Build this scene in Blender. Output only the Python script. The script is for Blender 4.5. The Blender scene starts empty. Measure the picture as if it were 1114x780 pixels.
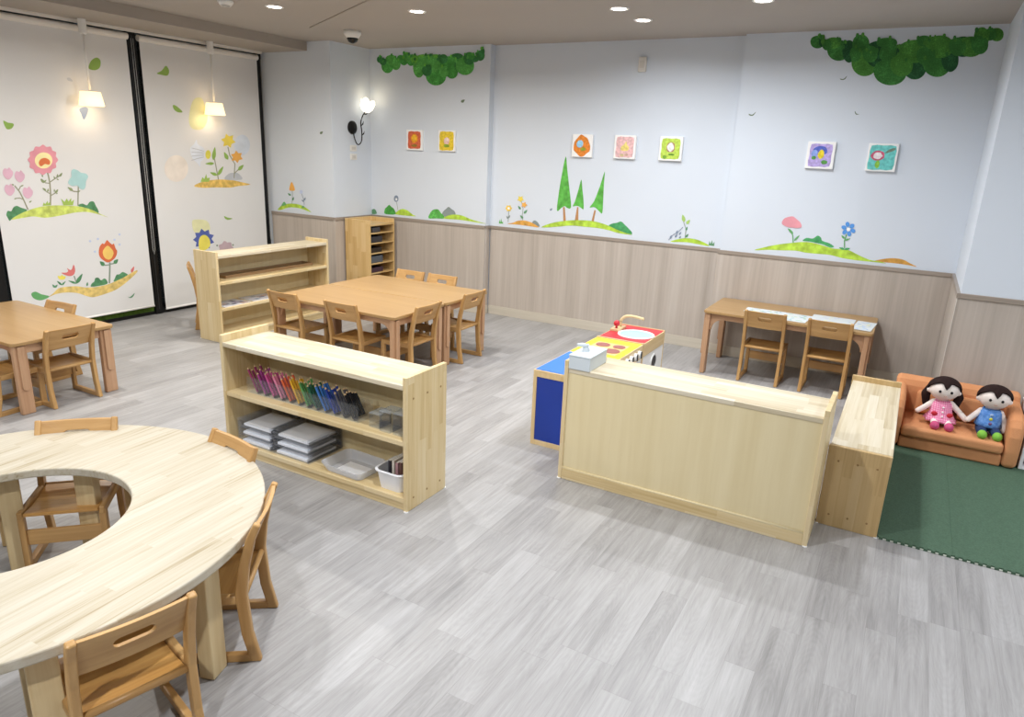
import bpy, bmesh, math, random
from mathutils import Vector, Matrix
random.seed(7)
S = bpy.context.scene
COL = S.collection
PI = math.pi
# ---------------------------------------------------------------- camera
R = ((0.86837, 0.17394, -0.46442), (0.49432, -0.22775, 0.83893), (0.04022, -0.95806, -0.28377))
cam_d = bpy.data.cameras.new('camera'); cam = bpy.data.objects.new('camera', cam_d); COL.objects.link(cam)
cam.matrix_world = Matrix(((R[0][0], -R[0][1], -R[0][2], 0), (R[1][0], -R[1][1], -R[1][2], 0), (R[2][0], -R[2][1], -R[2][2], 1.64), (0, 0, 0, 1)))
cam_d.sensor_width = 36.0; cam_d.lens = 764.0*36/1114; cam_d.clip_start = 0.02
S.camera = cam
# ---------------------------------------------------------------- world, exposure
w = bpy.data.worlds.new('world'); S.world = w; w.use_nodes = True
w.node_tree.nodes['Background'].inputs[0].default_value = (0.05, 0.06, 0.09, 1)
w.node_tree.nodes['Background'].inputs[1].default_value = 0.3
S.view_settings.view_transform = 'Standard'; S.view_settings.look = 'None'
S.view_settings.gamma = 1.0; S.view_settings.use_curve_mapping = False
S.view_settings.exposure = EXPO = 0.15
DOWN_W = 24.0; PEND_W = 0.5; SCONCE_W = 0.15
CEIL = 2.585; WALL_X = -6.17
YA, YB, YC, YD, YP = 6.08, 6.16, 6.08, 5.12, 5.5

# ---------------------------------------------------------------- helpers
def lin(h):
    c = [int(h[i:i+2], 16)/255 for i in (0, 2, 4)]
    return tuple(x/12.92 if x <= 0.04045 else ((x+0.055)/1.055)**2.4 for x in c) + (1,)
def shade(h, k):
    c = lin(h); return tuple(min(1, x*k) for x in c[:3]) + (1,)
class N:
    """small node-graph writer"""
    def __init__(s, name):
        s.m = bpy.data.materials.new(name); s.m.use_nodes = True; s.t = s.m.node_tree
        s.b = s.t.nodes['Principled BSDF']
    def n(s, typ, **kw):
        x = s.t.nodes.new(typ)
        for k, v in kw.items(): setattr(x, k, v)
        return x
    def l(s, a, b): s.t.links.new(a, b)
    def put(s, sock, v):
        if hasattr(v, 'is_output'): s.l(v, sock)
        else: sock.default_value = v
    def math(s, op, a, b=0.0):
        x = s.n('ShaderNodeMath', operation=op); s.put(x.inputs[0], a); s.put(x.inputs[1], b); return x.outputs[0]
    def vec(s, a, b, c):
        x = s.n('ShaderNodeCombineXYZ'); s.put(x.inputs[0], a); s.put(x.inputs[1], b); s.put(x.inputs[2], c); return x.outputs[0]
    def obj(s):
        sp = s.n('ShaderNodeSeparateXYZ'); s.l(s.n('ShaderNodeTexCoord').outputs['Object'], sp.inputs[0]); return sp.outputs
    def noise(s, v, sc, det=3.0, rough=0.5):
        x = s.n('ShaderNodeTexNoise'); s.put(x.inputs['Vector'], v); x.inputs['Scale'].default_value = sc
        x.inputs['Detail'].default_value = det; x.inputs['Roughness'].default_value = rough; return x.outputs['Fac']
    def white(s, v):
        x = s.n('ShaderNodeTexWhiteNoise'); s.put(x.inputs['Vector'], v); return x.outputs['Value']
    def ramp(s, f, stops):
        x = s.n('ShaderNodeValToRGB'); s.put(x.inputs[0], f); e = x.color_ramp.elements
        while len(e) < len(stops): e.new(0.5)
        for i, (p, c) in enumerate(stops): e[i].position = p; e[i].color = c
        return x.outputs[0]
    def mix(s, f, a, b, mode='MIX'):
        x = s.n('ShaderNodeMix', data_type='RGBA', blend_type=mode); s.put(x.inputs[0], f); s.put(x.inputs[6], a); s.put(x.inputs[7], b); return x.outputs[2]
    def bump(s, h, st=0.2, d=0.002):
        x = s.n('ShaderNodeBump'); s.put(x.inputs['Height'], h); x.inputs['Strength'].default_value = st; x.inputs['Distance'].default_value = d
        s.l(x.outputs[0], s.b.inputs['Normal'])
    def fin(s, col, rough=0.5, spec=0.5):
        s.put(s.b.inputs['Base Color'], col); s.put(s.b.inputs['Roughness'], rough)
        s.b.inputs['Specular IOR Level'].default_value = spec; return s.m
MATS = {}
def paint(h, rough=0.6, var=0.06, sc=8.0, spec=0.4, metal=0.0):
    k = (h, rough, var, sc, metal)
    if k not in MATS:
        g = N('paint_'+h); f = g.noise(g.n('ShaderNodeTexCoord').outputs['Object'], sc)
        MATS[k] = g.fin(g.ramp(f, [(0.3, shade(h, 1-var)), (0.7, shade(h, 1+var))]), rough, spec); g.b.inputs['Metallic'].default_value = metal
    return MATS[k]
def staves(name, light, mid, dark, along='X', across='Y', wd=0.045, ln=0.42, rough=0.38, cut=(0.25, 0.52, 0.85), tw=0.26):
    """finger-jointed glued pine board: rows of short staves of different tone with fine grain"""
    k = (name, light, along, across, wd, ln)
    if k in MATS: return MATS[k]
    g = N(name+'_'+along.lower()); o = g.obj(); ix = 'XYZ'.index
    u, v = o[ix(along)], o[ix(across)]
    third = o[3-ix(along)-ix(across)]
    row = g.math('FLOOR', g.math('DIVIDE', g.math('ADD', v, 3.003), wd))
    r1 = g.white(g.vec(row, 3.3, 1.7))
    cu = g.math('FLOOR', g.math('ADD', g.math('DIVIDE', u, ln), g.math('MULTIPLY', r1, 9.0)))
    tone = g.white(g.vec(row, cu, 5.1))
    gr = g.noise(g.vec(g.math('MULTIPLY', u, 2.2), g.math('ADD', g.math('MULTIPLY', v, 75.0), g.math('MULTIPLY', tone, 40.0)), g.math('MULTIPLY', third, 60.0)), 1.0, 4.0, 0.6)
    broad = g.noise(g.vec(g.math('MULTIPLY', u, 1.0), g.math('ADD', g.math('MULTIPLY', v, 14.0), g.math('MULTIPLY', tone, 40.0)), g.math('MULTIPLY', third, 10.0)), 1.0, 2.0)
    f = g.math('ADD', g.math('ADD', g.math('MULTIPLY', tone, tw), g.math('MULTIPLY', gr, 0.82-tw)), g.math('MULTIPLY', broad, 0.30))
    c = g.ramp(f, [(cut[0], lin(dark)), (cut[1], lin(mid)), (cut[2], lin(light))])
    g.bump(gr, 0.08, 0.001)
    MATS[k] = g.fin(c, rough, 0.4); return MATS[k]
def wood(name, light, dark, along='Z', rough=0.4, stretch=1.6, fine=45.0):
    k = (name, along, light)
    if k in MATS: return MATS[k]
    g = N(name+'_'+along.lower()); o = g.obj(); i = 'XYZ'.index(along)
    rnd = g.math('MULTIPLY', g.n('ShaderNodeObjectInfo').outputs['Random'], 7.0)
    s = [g.math('ADD', g.math('MULTIPLY', o[a], stretch if a == i else fine), rnd) for a in range(3)]
    gr = g.noise(g.vec(*s), 1.0, 4.0, 0.6)
    s2 = [g.math('ADD', g.math('MULTIPLY', o[a], 0.9 if a == i else 11.0), rnd) for a in range(3)]
    br = g.noise(g.vec(*s2), 1.0, 2.0)
    f = g.math('ADD', g.math('MULTIPLY', gr, 0.55), g.math('MULTIPLY', br, 0.5))
    c = g.ramp(f, [(0.3, lin(dark)), (0.75, lin(light))]); g.bump(gr, 0.06, 0.001)
    MATS[k] = g.fin(c, rough, 0.45); return MATS[k]
def glow(name, h, st):
    if name not in MATS:
        g = N(name); g.fin(lin(h), 0.5); g.b.inputs['Emission Color'].default_value = lin(h); g.b.inputs['Emission Strength'].default_value = st; MATS[name] = g.m
    return MATS[name]
def clear(name, tint, alpha):
    """clear acrylic: see-through with a glossy skin"""
    if name not in MATS:
        g = N(name); t = g.n('ShaderNodeBsdfTransparent'); t.inputs[0].default_value = lin(tint)
        g.fin(lin(tint), 0.08); mx = g.n('ShaderNodeMixShader')
        lw = g.n('ShaderNodeLayerWeight'); lw.inputs[0].default_value = 0.35
        g.l(g.math('ADD', g.math('MULTIPLY', lw.outputs['Facing'], 0.08), alpha), mx.inputs[0])
        g.l(t.outputs[0], mx.inputs[1]); g.l(g.b.outputs[0], mx.inputs[2]); g.l(mx.outputs[0], g.t.nodes['Material Output'].inputs[0]); MATS[name] = g.m
    return MATS[name]

class MB:
    def __init__(s): s.bm = bmesh.new()
    def face(s, vs, mi=0):
        try: f = s.bm.faces.new(vs); f.material_index = mi; return f
        except ValueError: return None
    def box(s, x0, x1, y0, y1, z0, z1, mi=0, M=None):
        c = [Vector((x, y, z)) for z in (z0, z1) for y in (y0, y1) for x in (x0, x1)]
        if M is not None: c = [M @ p for p in c]
        v = [s.bm.verts.new(p) for p in c]
        for q in ((0, 2, 3, 1), (4, 5, 7, 6), (0, 1, 5, 4), (2, 6, 7, 3), (0, 4, 6, 2), (1, 3, 7, 5)): s.face([v[i] for i in q], mi)
        return s
    def prism(s, pts, fn, a, b, mi=0):
        """extrude a closed 2-D outline; fn(u, v, w) -> 3-D point, w running a..b"""
        A = [s.bm.verts.new(fn(u, v, a)) for u, v in pts]; B = [s.bm.verts.new(fn(u, v, b)) for u, v in pts]
        n = len(pts); s.face(A[::-1], mi); s.face(B, mi)
        for i in range(n): s.face([A[i], A[(i+1) % n], B[(i+1) % n], B[i]], mi)
        return s
    def ringplate(s, outer, inner, fn, a, b, mi=0):
        """plate with one hole; outer and inner loops have the same count"""
        L = [[s.bm.verts.new(fn(u, v, w_)) for u, v in lp] for lp in (outer, inner) for w_ in (a, b)]
        oa, ob, ia, ib = L; n = len(outer)
        for i in range(n):
            j = (i+1) % n
            s.face([oa[j], oa[i], ia[i], ia[j]], mi); s.face([ob[i], ob[j], ib[j], ib[i]], mi)
            s.face([oa[i], oa[j], ob[j], ob[i]], mi); s.face([ia[j], ia[i], ib[i], ib[j]], mi)
        return s
    def tube(s, pts, r, n=10, mi=0, caps=True):
        P = [Vector(p) for p in pts]; rr = r if isinstance(r, (list, tuple)) else [r]*len(P); rings = []
        up = Vector((0, 0, 1))
        for i, p in enumerate(P):
            t = (P[min(i+1, len(P)-1)]-P[max(i-1, 0)]).normalized()
            a = t.cross(up if abs(t.dot(up)) < 0.95 else Vector((1, 0, 0))).normalized(); b = t.cross(a)
            rings.append([s.bm.verts.new(p+(a*math.cos(2*PI*k/n)+b*math.sin(2*PI*k/n))*rr[i]) for k in range(n)])
        for A, B in zip(rings, rings[1:]):
            for k in range(n): s.face([A[k], A[(k+1) % n], B[(k+1) % n], B[k]], mi)
        if caps: s.face(rings[0][::-1], mi); s.face(rings[-1], mi)
        return s
    def lathe(s, prof, c=(0, 0, 0), n=24, mi=0, closed=False, axis='Z'):
        rings = []
        def P(r, h, t):
            x, y = r*math.cos(t), r*math.sin(t)
            q = {'Z': (x, y, h), 'X': (h, x, y), 'Y': (x, h, y)}[axis]; return Vector(q)+Vector(c)
        for r, h in prof: rings.append([s.bm.verts.new(P(r, h, 2*PI*k/n)) for k in range(n)])
        prs = list(zip(rings, rings[1:])) + ([(rings[-1], rings[0])] if closed else [])
        for A, B in prs:
            for k in range(n): s.face([A[k], A[(k+1) % n], B[(k+1) % n], B[k]], mi)
        if not closed: s.face(rings[0][::-1], mi); s.face(rings[-1], mi)
        return s
    def ball(s, c, r, M=None, n=16, m=10, mi=0):
        rx, ry, rz = (r, r, r) if isinstance(r, (int, float)) else r
        rows = []
        for i in range(1, m):
            a = PI*i/m
            row = []
            for k in range(n):
                p = Vector((rx*math.sin(a)*math.cos(2*PI*k/n), ry*math.sin(a)*math.sin(2*PI*k/n), rz*math.cos(a)))
                if M is not None: p = M @ p
                row.append(s.bm.verts.new(p+Vector(c)))
            rows.append(row)
        t = Vector((0, 0, rz)); b_ = Vector((0, 0, -rz))
        if M is not None: t = M @ t; b_ = M @ b_
        T = s.bm.verts.new(t+Vector(c)); B = s.bm.verts.new(b_+Vector(c))
        for k in range(n):
            s.face([T, rows[0][k], rows[0][(k+1) % n]], mi); s.face([B, rows[-1][(k+1) % n], rows[-1][k]], mi)
        for A, C in zip(rows, rows[1:]):
            for k in range(n): s.face([A[k], C[k], C[(k+1) % n], A[(k+1) % n]], mi)
        return s
    def build(s, name, mats, parent=None, bevel=0.0, seg=2, smooth=False, sub=0, loc=None, rz=0.0, tri=False):
        bmesh.ops.recalc_face_normals(s.bm, faces=s.bm.faces[:])
        if tri: bmesh.ops.triangulate(s.bm, faces=[f for f in s.bm.faces if len(f.verts) > 4])
        me = bpy.data.meshes.new(name); s.bm.to_mesh(me); s.bm.free()
        for m in (mats if isinstance(mats, (list, tuple)) else [mats]): me.materials.append(m)
        o = bpy.data.objects.new(name, me); COL.objects.link(o)
        if smooth:
            for p in me.polygons: p.use_smooth = True
        if bevel:
            b = o.modifiers.new('bevel', 'BEVEL'); b.width = bevel; b.segments = seg; b.limit_method = 'ANGLE'; b.angle_limit = 0.7
        if sub: q = o.modifiers.new('sub', 'SUBSURF'); q.levels = q.render_levels = sub
        if parent: o.parent = parent
        if loc: o.location = loc
        o.rotation_euler.z = rz
        return o
def tag(o, label, cat, group=None):
    o['label'] = label; o['category'] = cat
    if group: o['group'] = group
    return o
def thing(name, label, cat, loc=(0, 0, 0), rz=0.0, group=None):
    o = bpy.data.objects.new(name, None); COL.objects.link(o); o.location = loc; o.rotation_euler.z = rz
    o.empty_display_size = 0.1
    return tag(o, label, cat, group)
def struct(o): o['kind'] = 'structure'; return o
def kids(o): return [c for c in bpy.data.objects if c.parent == o]
def copy_tree(o, parent=None):
    c = o.copy(); COL.objects.link(c); c.parent = parent
    for ch in kids(o): copy_tree(ch, c)
    return c
def rounded(x0, x1, y0, y1, r, n=5):
    o = []
    for cx, cy, a in ((x1-r, y1-r, 0), (x0+r, y1-r, PI/2), (x0+r, y0+r, PI), (x1-r, y0+r, 1.5*PI)):
        o += [(cx+r*math.cos(a+PI/2*i/n), cy+r*math.sin(a+PI/2*i/n)) for i in range(n+1)]
    return o
XYw = lambda u, v, w_: Vector((u, v, w_))
XZw = lambda u, v, w_: Vector((u, w_, v))
YZw = lambda u, v, w_: Vector((w_, u, v))
def smooth_loop(P, k=3):
    n = len(P); o = []
    for i in range(n):
        a, b, c, d = P[i-1], P[i], P[(i+1) % n], P[(i+2) % n]
        for j in range(k):
            t = j/k
            o.append(tuple(0.5*(2*b[x]+(c[x]-a[x])*t+(2*a[x]-5*b[x]+4*c[x]-d[x])*t*t+(3*b[x]-a[x]-3*c[x]+d[x])*t**3) for x in (0, 1)))
    return o

# woods
PINE = ('E6D4AE', 'DAC394', 'C3A670')
PINE_TOP = ('E0D8C6', 'CFC2A6', 'AE9A72')
PINE_SHADED = ('D6BC8E', 'C8AA78', 'B0905C')  # darker copy of PINE: shade on the small shelf painted into its colour
pine = lambda along, across, wd=0.045, ln=0.42: staves('pine', *PINE, along, across, wd, ln)
PINE2 = ('E6D0A4', 'D9BE8C', 'C29F66')
beech = lambda a: wood('beech', 'D0AA7C', 'B58A5C', a)
beech_leg = lambda a: wood('beech_leg', 'CBA482', 'AE8462', a)
honey = lambda a: wood('honey', 'CBA26A', 'A67B46', a)
maple = lambda a: wood('maple', 'E9DAB2', 'DDCB9E', a, fine=30.0)
WHITE = paint('D6DDE6', 0.7, 0.012, 1.5)

# ---------------------------------------------------------------- room shell
def floor_mat():
    g = N('grey_plank_vinyl'); o = g.obj(); x, y = o[0], o[1]
    row = g.math('FLOOR', g.math('DIVIDE', x, 0.102)); r1 = g.white(g.vec(row, 2.2, 0.4))
    u = g.math('ADD', g.math('DIVIDE', y, 0.62), g.math('MULTIPLY', r1, 13.0)); cu = g.math('FLOOR', u)
    tone = g.white(g.vec(row, cu, 9.7))
    fx = g.math('FRACT', g.math('DIVIDE', x, 0.102)); fy = g.math('FRACT', u)
    ph = g.math('MULTIPLY', tone, 50.0)
    gr = g.noise(g.vec(g.math('ADD', g.math('MULTIPLY', x, 60.0), ph), g.math('MULTIPLY', y, 3.0), ph), 1.0, 6.0, 0.65)
    wv = g.n('ShaderNodeTexWave', wave_type='RINGS', rings_direction='SPHERICAL')
    g.put(wv.inputs['Vector'], g.vec(g.math('MULTIPLY', g.math('SUBTRACT', fx, 0.5), 1.0), g.math('MULTIPLY', g.math('SUBTRACT', fy, tone), 0.9), 0.35))
    wv.inputs['Scale'].default_value = 6.5; wv.inputs['Distortion'].default_value = 5.0; wv.inputs['Detail'].default_value = 3.0
    cl = g.noise(g.vec(g.math('MULTIPLY', x, 5.0), g.math('MULTIPLY', y, 2.0), ph), 1.0, 3.0)
    f = g.math('ADD', g.math('ADD', g.math('MULTIPLY', gr, 0.58), g.math('MULTIPLY', tone, 0.14)), g.math('ADD', g.math('MULTIPLY', wv.outputs['Fac'], 0.03), g.math('MULTIPLY', cl, 0.25)))
    c = g.ramp(f, [(0.22, lin('787675')), (0.50, lin('9D9B9A')), (0.78, lin('B8B7B7'))])
    ex = g.math('MULTIPLY', g.math('COMPARE', fx, 0.0), 0.0)
    line = g.math('MAXIMUM', g.math('LESS_THAN', fx, 0.014), g.math('LESS_THAN', fy, 0.003))
    c = g.mix(g.math('MULTIPLY', line, 0.3), c, lin('6E6966')); g.bump(gr, 0.10, 0.001)
    return g.fin(c, g.math('ADD', 0.33, g.math('MULTIPLY', gr, 0.16)), 0.45)
def wains_mat(along='Z', across='X'):
    g = N('greige_wood_panel_'+across.lower()); o = g.obj(); v = o['XYZ'.index(across)]; z = o['XYZ'.index(along)]
    gr = g.noise(g.vec(g.math('MULTIPLY', v, 42.0), g.math('MULTIPLY', z, 1.1), 0.0), 1.0, 5.0, 0.6)
    br = g.noise(g.vec(g.math('MULTIPLY', v, 7.0), g.math('MULTIPLY', z, 0.25), 4.0), 1.0, 2.0)
    f = g.math('ADD', g.math('MULTIPLY', gr, 0.5), g.math('MULTIPLY', br, 0.55))
    return g.fin(g.ramp(f, [(0.3, lin('A69B90')), (0.55, lin('BAAFA4')), (0.78, lin('C8BFB5'))]), 0.5, 0.35)
WX, WY = wains_mat(), wains_mat(across='Y')
WCAP = wood('greige_cap', 'A5988C', '8E8276', 'X')
BASEB = wood('greige_base', 'CFC7B8', 'BDB4A4', 'X')
BASEBY = wood('greige_base', 'CFC7B8', 'BDB4A4', 'Y')
struct(MB().box(-6.9, 3.1, -3.1, 6.3, -0.1, 0).build('floor', floor_mat()))
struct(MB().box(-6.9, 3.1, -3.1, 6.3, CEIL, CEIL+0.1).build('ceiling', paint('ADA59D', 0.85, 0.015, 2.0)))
struct(MB().box(-5.2, -3.73, YA, 6.3, 0, CEIL).build('wall_back', WHITE))
struct(MB().box(-3.73, -1.395, YB, 6.3, 0, CEIL).build('wall_back', WHITE))
struct(MB().box(-1.395, 0.324, YC, 6.3, 0, CEIL).build('wall_back', WHITE))
struct(MB().box(0.324, 3.1, YD, 6.3, 0, CEIL).build('wall_right', WHITE))
struct(MB().box(-6.3, -5.2, YP, 6.3, 0, CEIL).build('wall_left', WHITE))
struct(MB().box(-6.3, WALL_X, -3.1, 2.74, 0, CEIL).build('wall_left', WHITE))
struct(MB().box(2.9, 3.1, -3.1, YD, 0, CEIL).build('wall_right', WHITE))
struct(MB().box(-6.3, 3.1, -3.1, -2.9, 0, CEIL).build('wall_front', WHITE))
# soffit over the windows, with a stepped blind recess
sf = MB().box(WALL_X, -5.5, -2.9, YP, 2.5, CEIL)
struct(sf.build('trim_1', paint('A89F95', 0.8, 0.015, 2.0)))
struct(MB().box(-6.3, WALL_X, 2.74, YP, 2.49, CEIL).build('wall_left', WHITE))
struct(MB().box(-6.10, -6.065, 2.85, 5.44, 2.478, 2.5).build('trim_2', paint('E5E0D8', 0.6, 0.01)))
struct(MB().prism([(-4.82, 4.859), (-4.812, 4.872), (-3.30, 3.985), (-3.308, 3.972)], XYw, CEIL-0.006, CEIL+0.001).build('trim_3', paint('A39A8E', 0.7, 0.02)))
# wainscot, cap rail and baseboard per wall face
def wains(n, face, a, b, y):
    T, W = 0.012, 0.905
    if face == 'y':
        MBs = ((MB().box(a, b, y-T, y, 0.09, W-0.03), WX), (MB().box(a, b, y-T-0.004, y, 0, 0.09), BASEB), (MB().box(a, b, y-T-0.008, y, W-0.03, W), WCAP))
    else:
        MBs = ((MB().box(y, y+T, a, b, 0.09, W-0.03), WY), (MB().box(y, y+T+0.004, a, b, 0, 0.09), BASEBY), (MB().box(y, y+T+0.008, a, b, W-0.03, W), WCAP))
    for (m, mt), nm in zip(MBs, ('trim_%d' % n, 'baseboard_'+('back' if y > 6 else 'side'), 'trim_%d' % (n+1))):
        struct(m.build(nm, mt, bevel=0.002))
wains(4, 'y', -5.19, -3.73, YA); wains(6, 'y', -3.715, -1.395, YB); wains(8, 'y', -1.41, 0.324, YC)
wains(10, 'y', 0.324, 2.9, YD); wains(12, 'y', -6.10, -5.2, YP); wains(14, 'x', 5.488, YA-0.02, -5.2); wains(16, 'x', YA, YB-0.02, -3.73)
struct(MB().box(0.312, 0.324, YD-0.012, YC-0.02, 0.09, 0.875).build('trim_18', WY)); struct(MB().box(0.304, 0.324, YD-0.02, YC-0.02, 0.875, 0.905).build('trim_19', WCAP))
struct(MB().box(0.308, 0.324, YD-0.016, YC-0.016, 0, 0.09).build('baseboard_side', BASEBY))
struct(MB().box(0.308, 0.3115, YD-0.016, YD-0.0115, 0.09, 0.875).build('trim_20', paint('DDD6CC', 0.5, 0.01)))
# window wall: black frames, dark glass, turf strip outside
BLACK = paint('0C0C0E', 0.35, 0.05)
win = struct(MB().box(-6.215, -6.21, 2.815, 5.44, 0.03, 2.49).build('window_1', clear('window_glass', 'E8EEF0', 0.06)))
for y0, y1 in ((2.74, 2.815), (4.055, 4.13), (5.44, 5.50)):
    MB().box(-6.25, -6.15, y0, y1, 0, 2.49).build('mullion', BLACK, win, bevel=0.004)
MB().box(-6.152, -6.148, 4.090, 4.093, 0.05, 2.46).build('mullion_channel', paint('5A5C5E', 0.4, 0.03, metal=0.6), win)
MB().box(-6.25, -6.165, 2.815, 5.44, 0, 0.03).build('bottom_rail', BLACK, win)
MB().box(-6.25, -6.165, 4.13, 5.44, 0.03, 0.07).build('bottom_rail', BLACK, win)
struct(MB().box(-6.209, -6.18, 2.815, 4.055, 0.03, 0.16).build('trim_21', paint('4E6A22', 0.9, 0.25, 40.0)))
struct(MB().box(-6.9, -6.8, -3.1, 6.3, -0.1, 2.7).build('wall_outside', paint('15171B', 0.9)))
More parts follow.
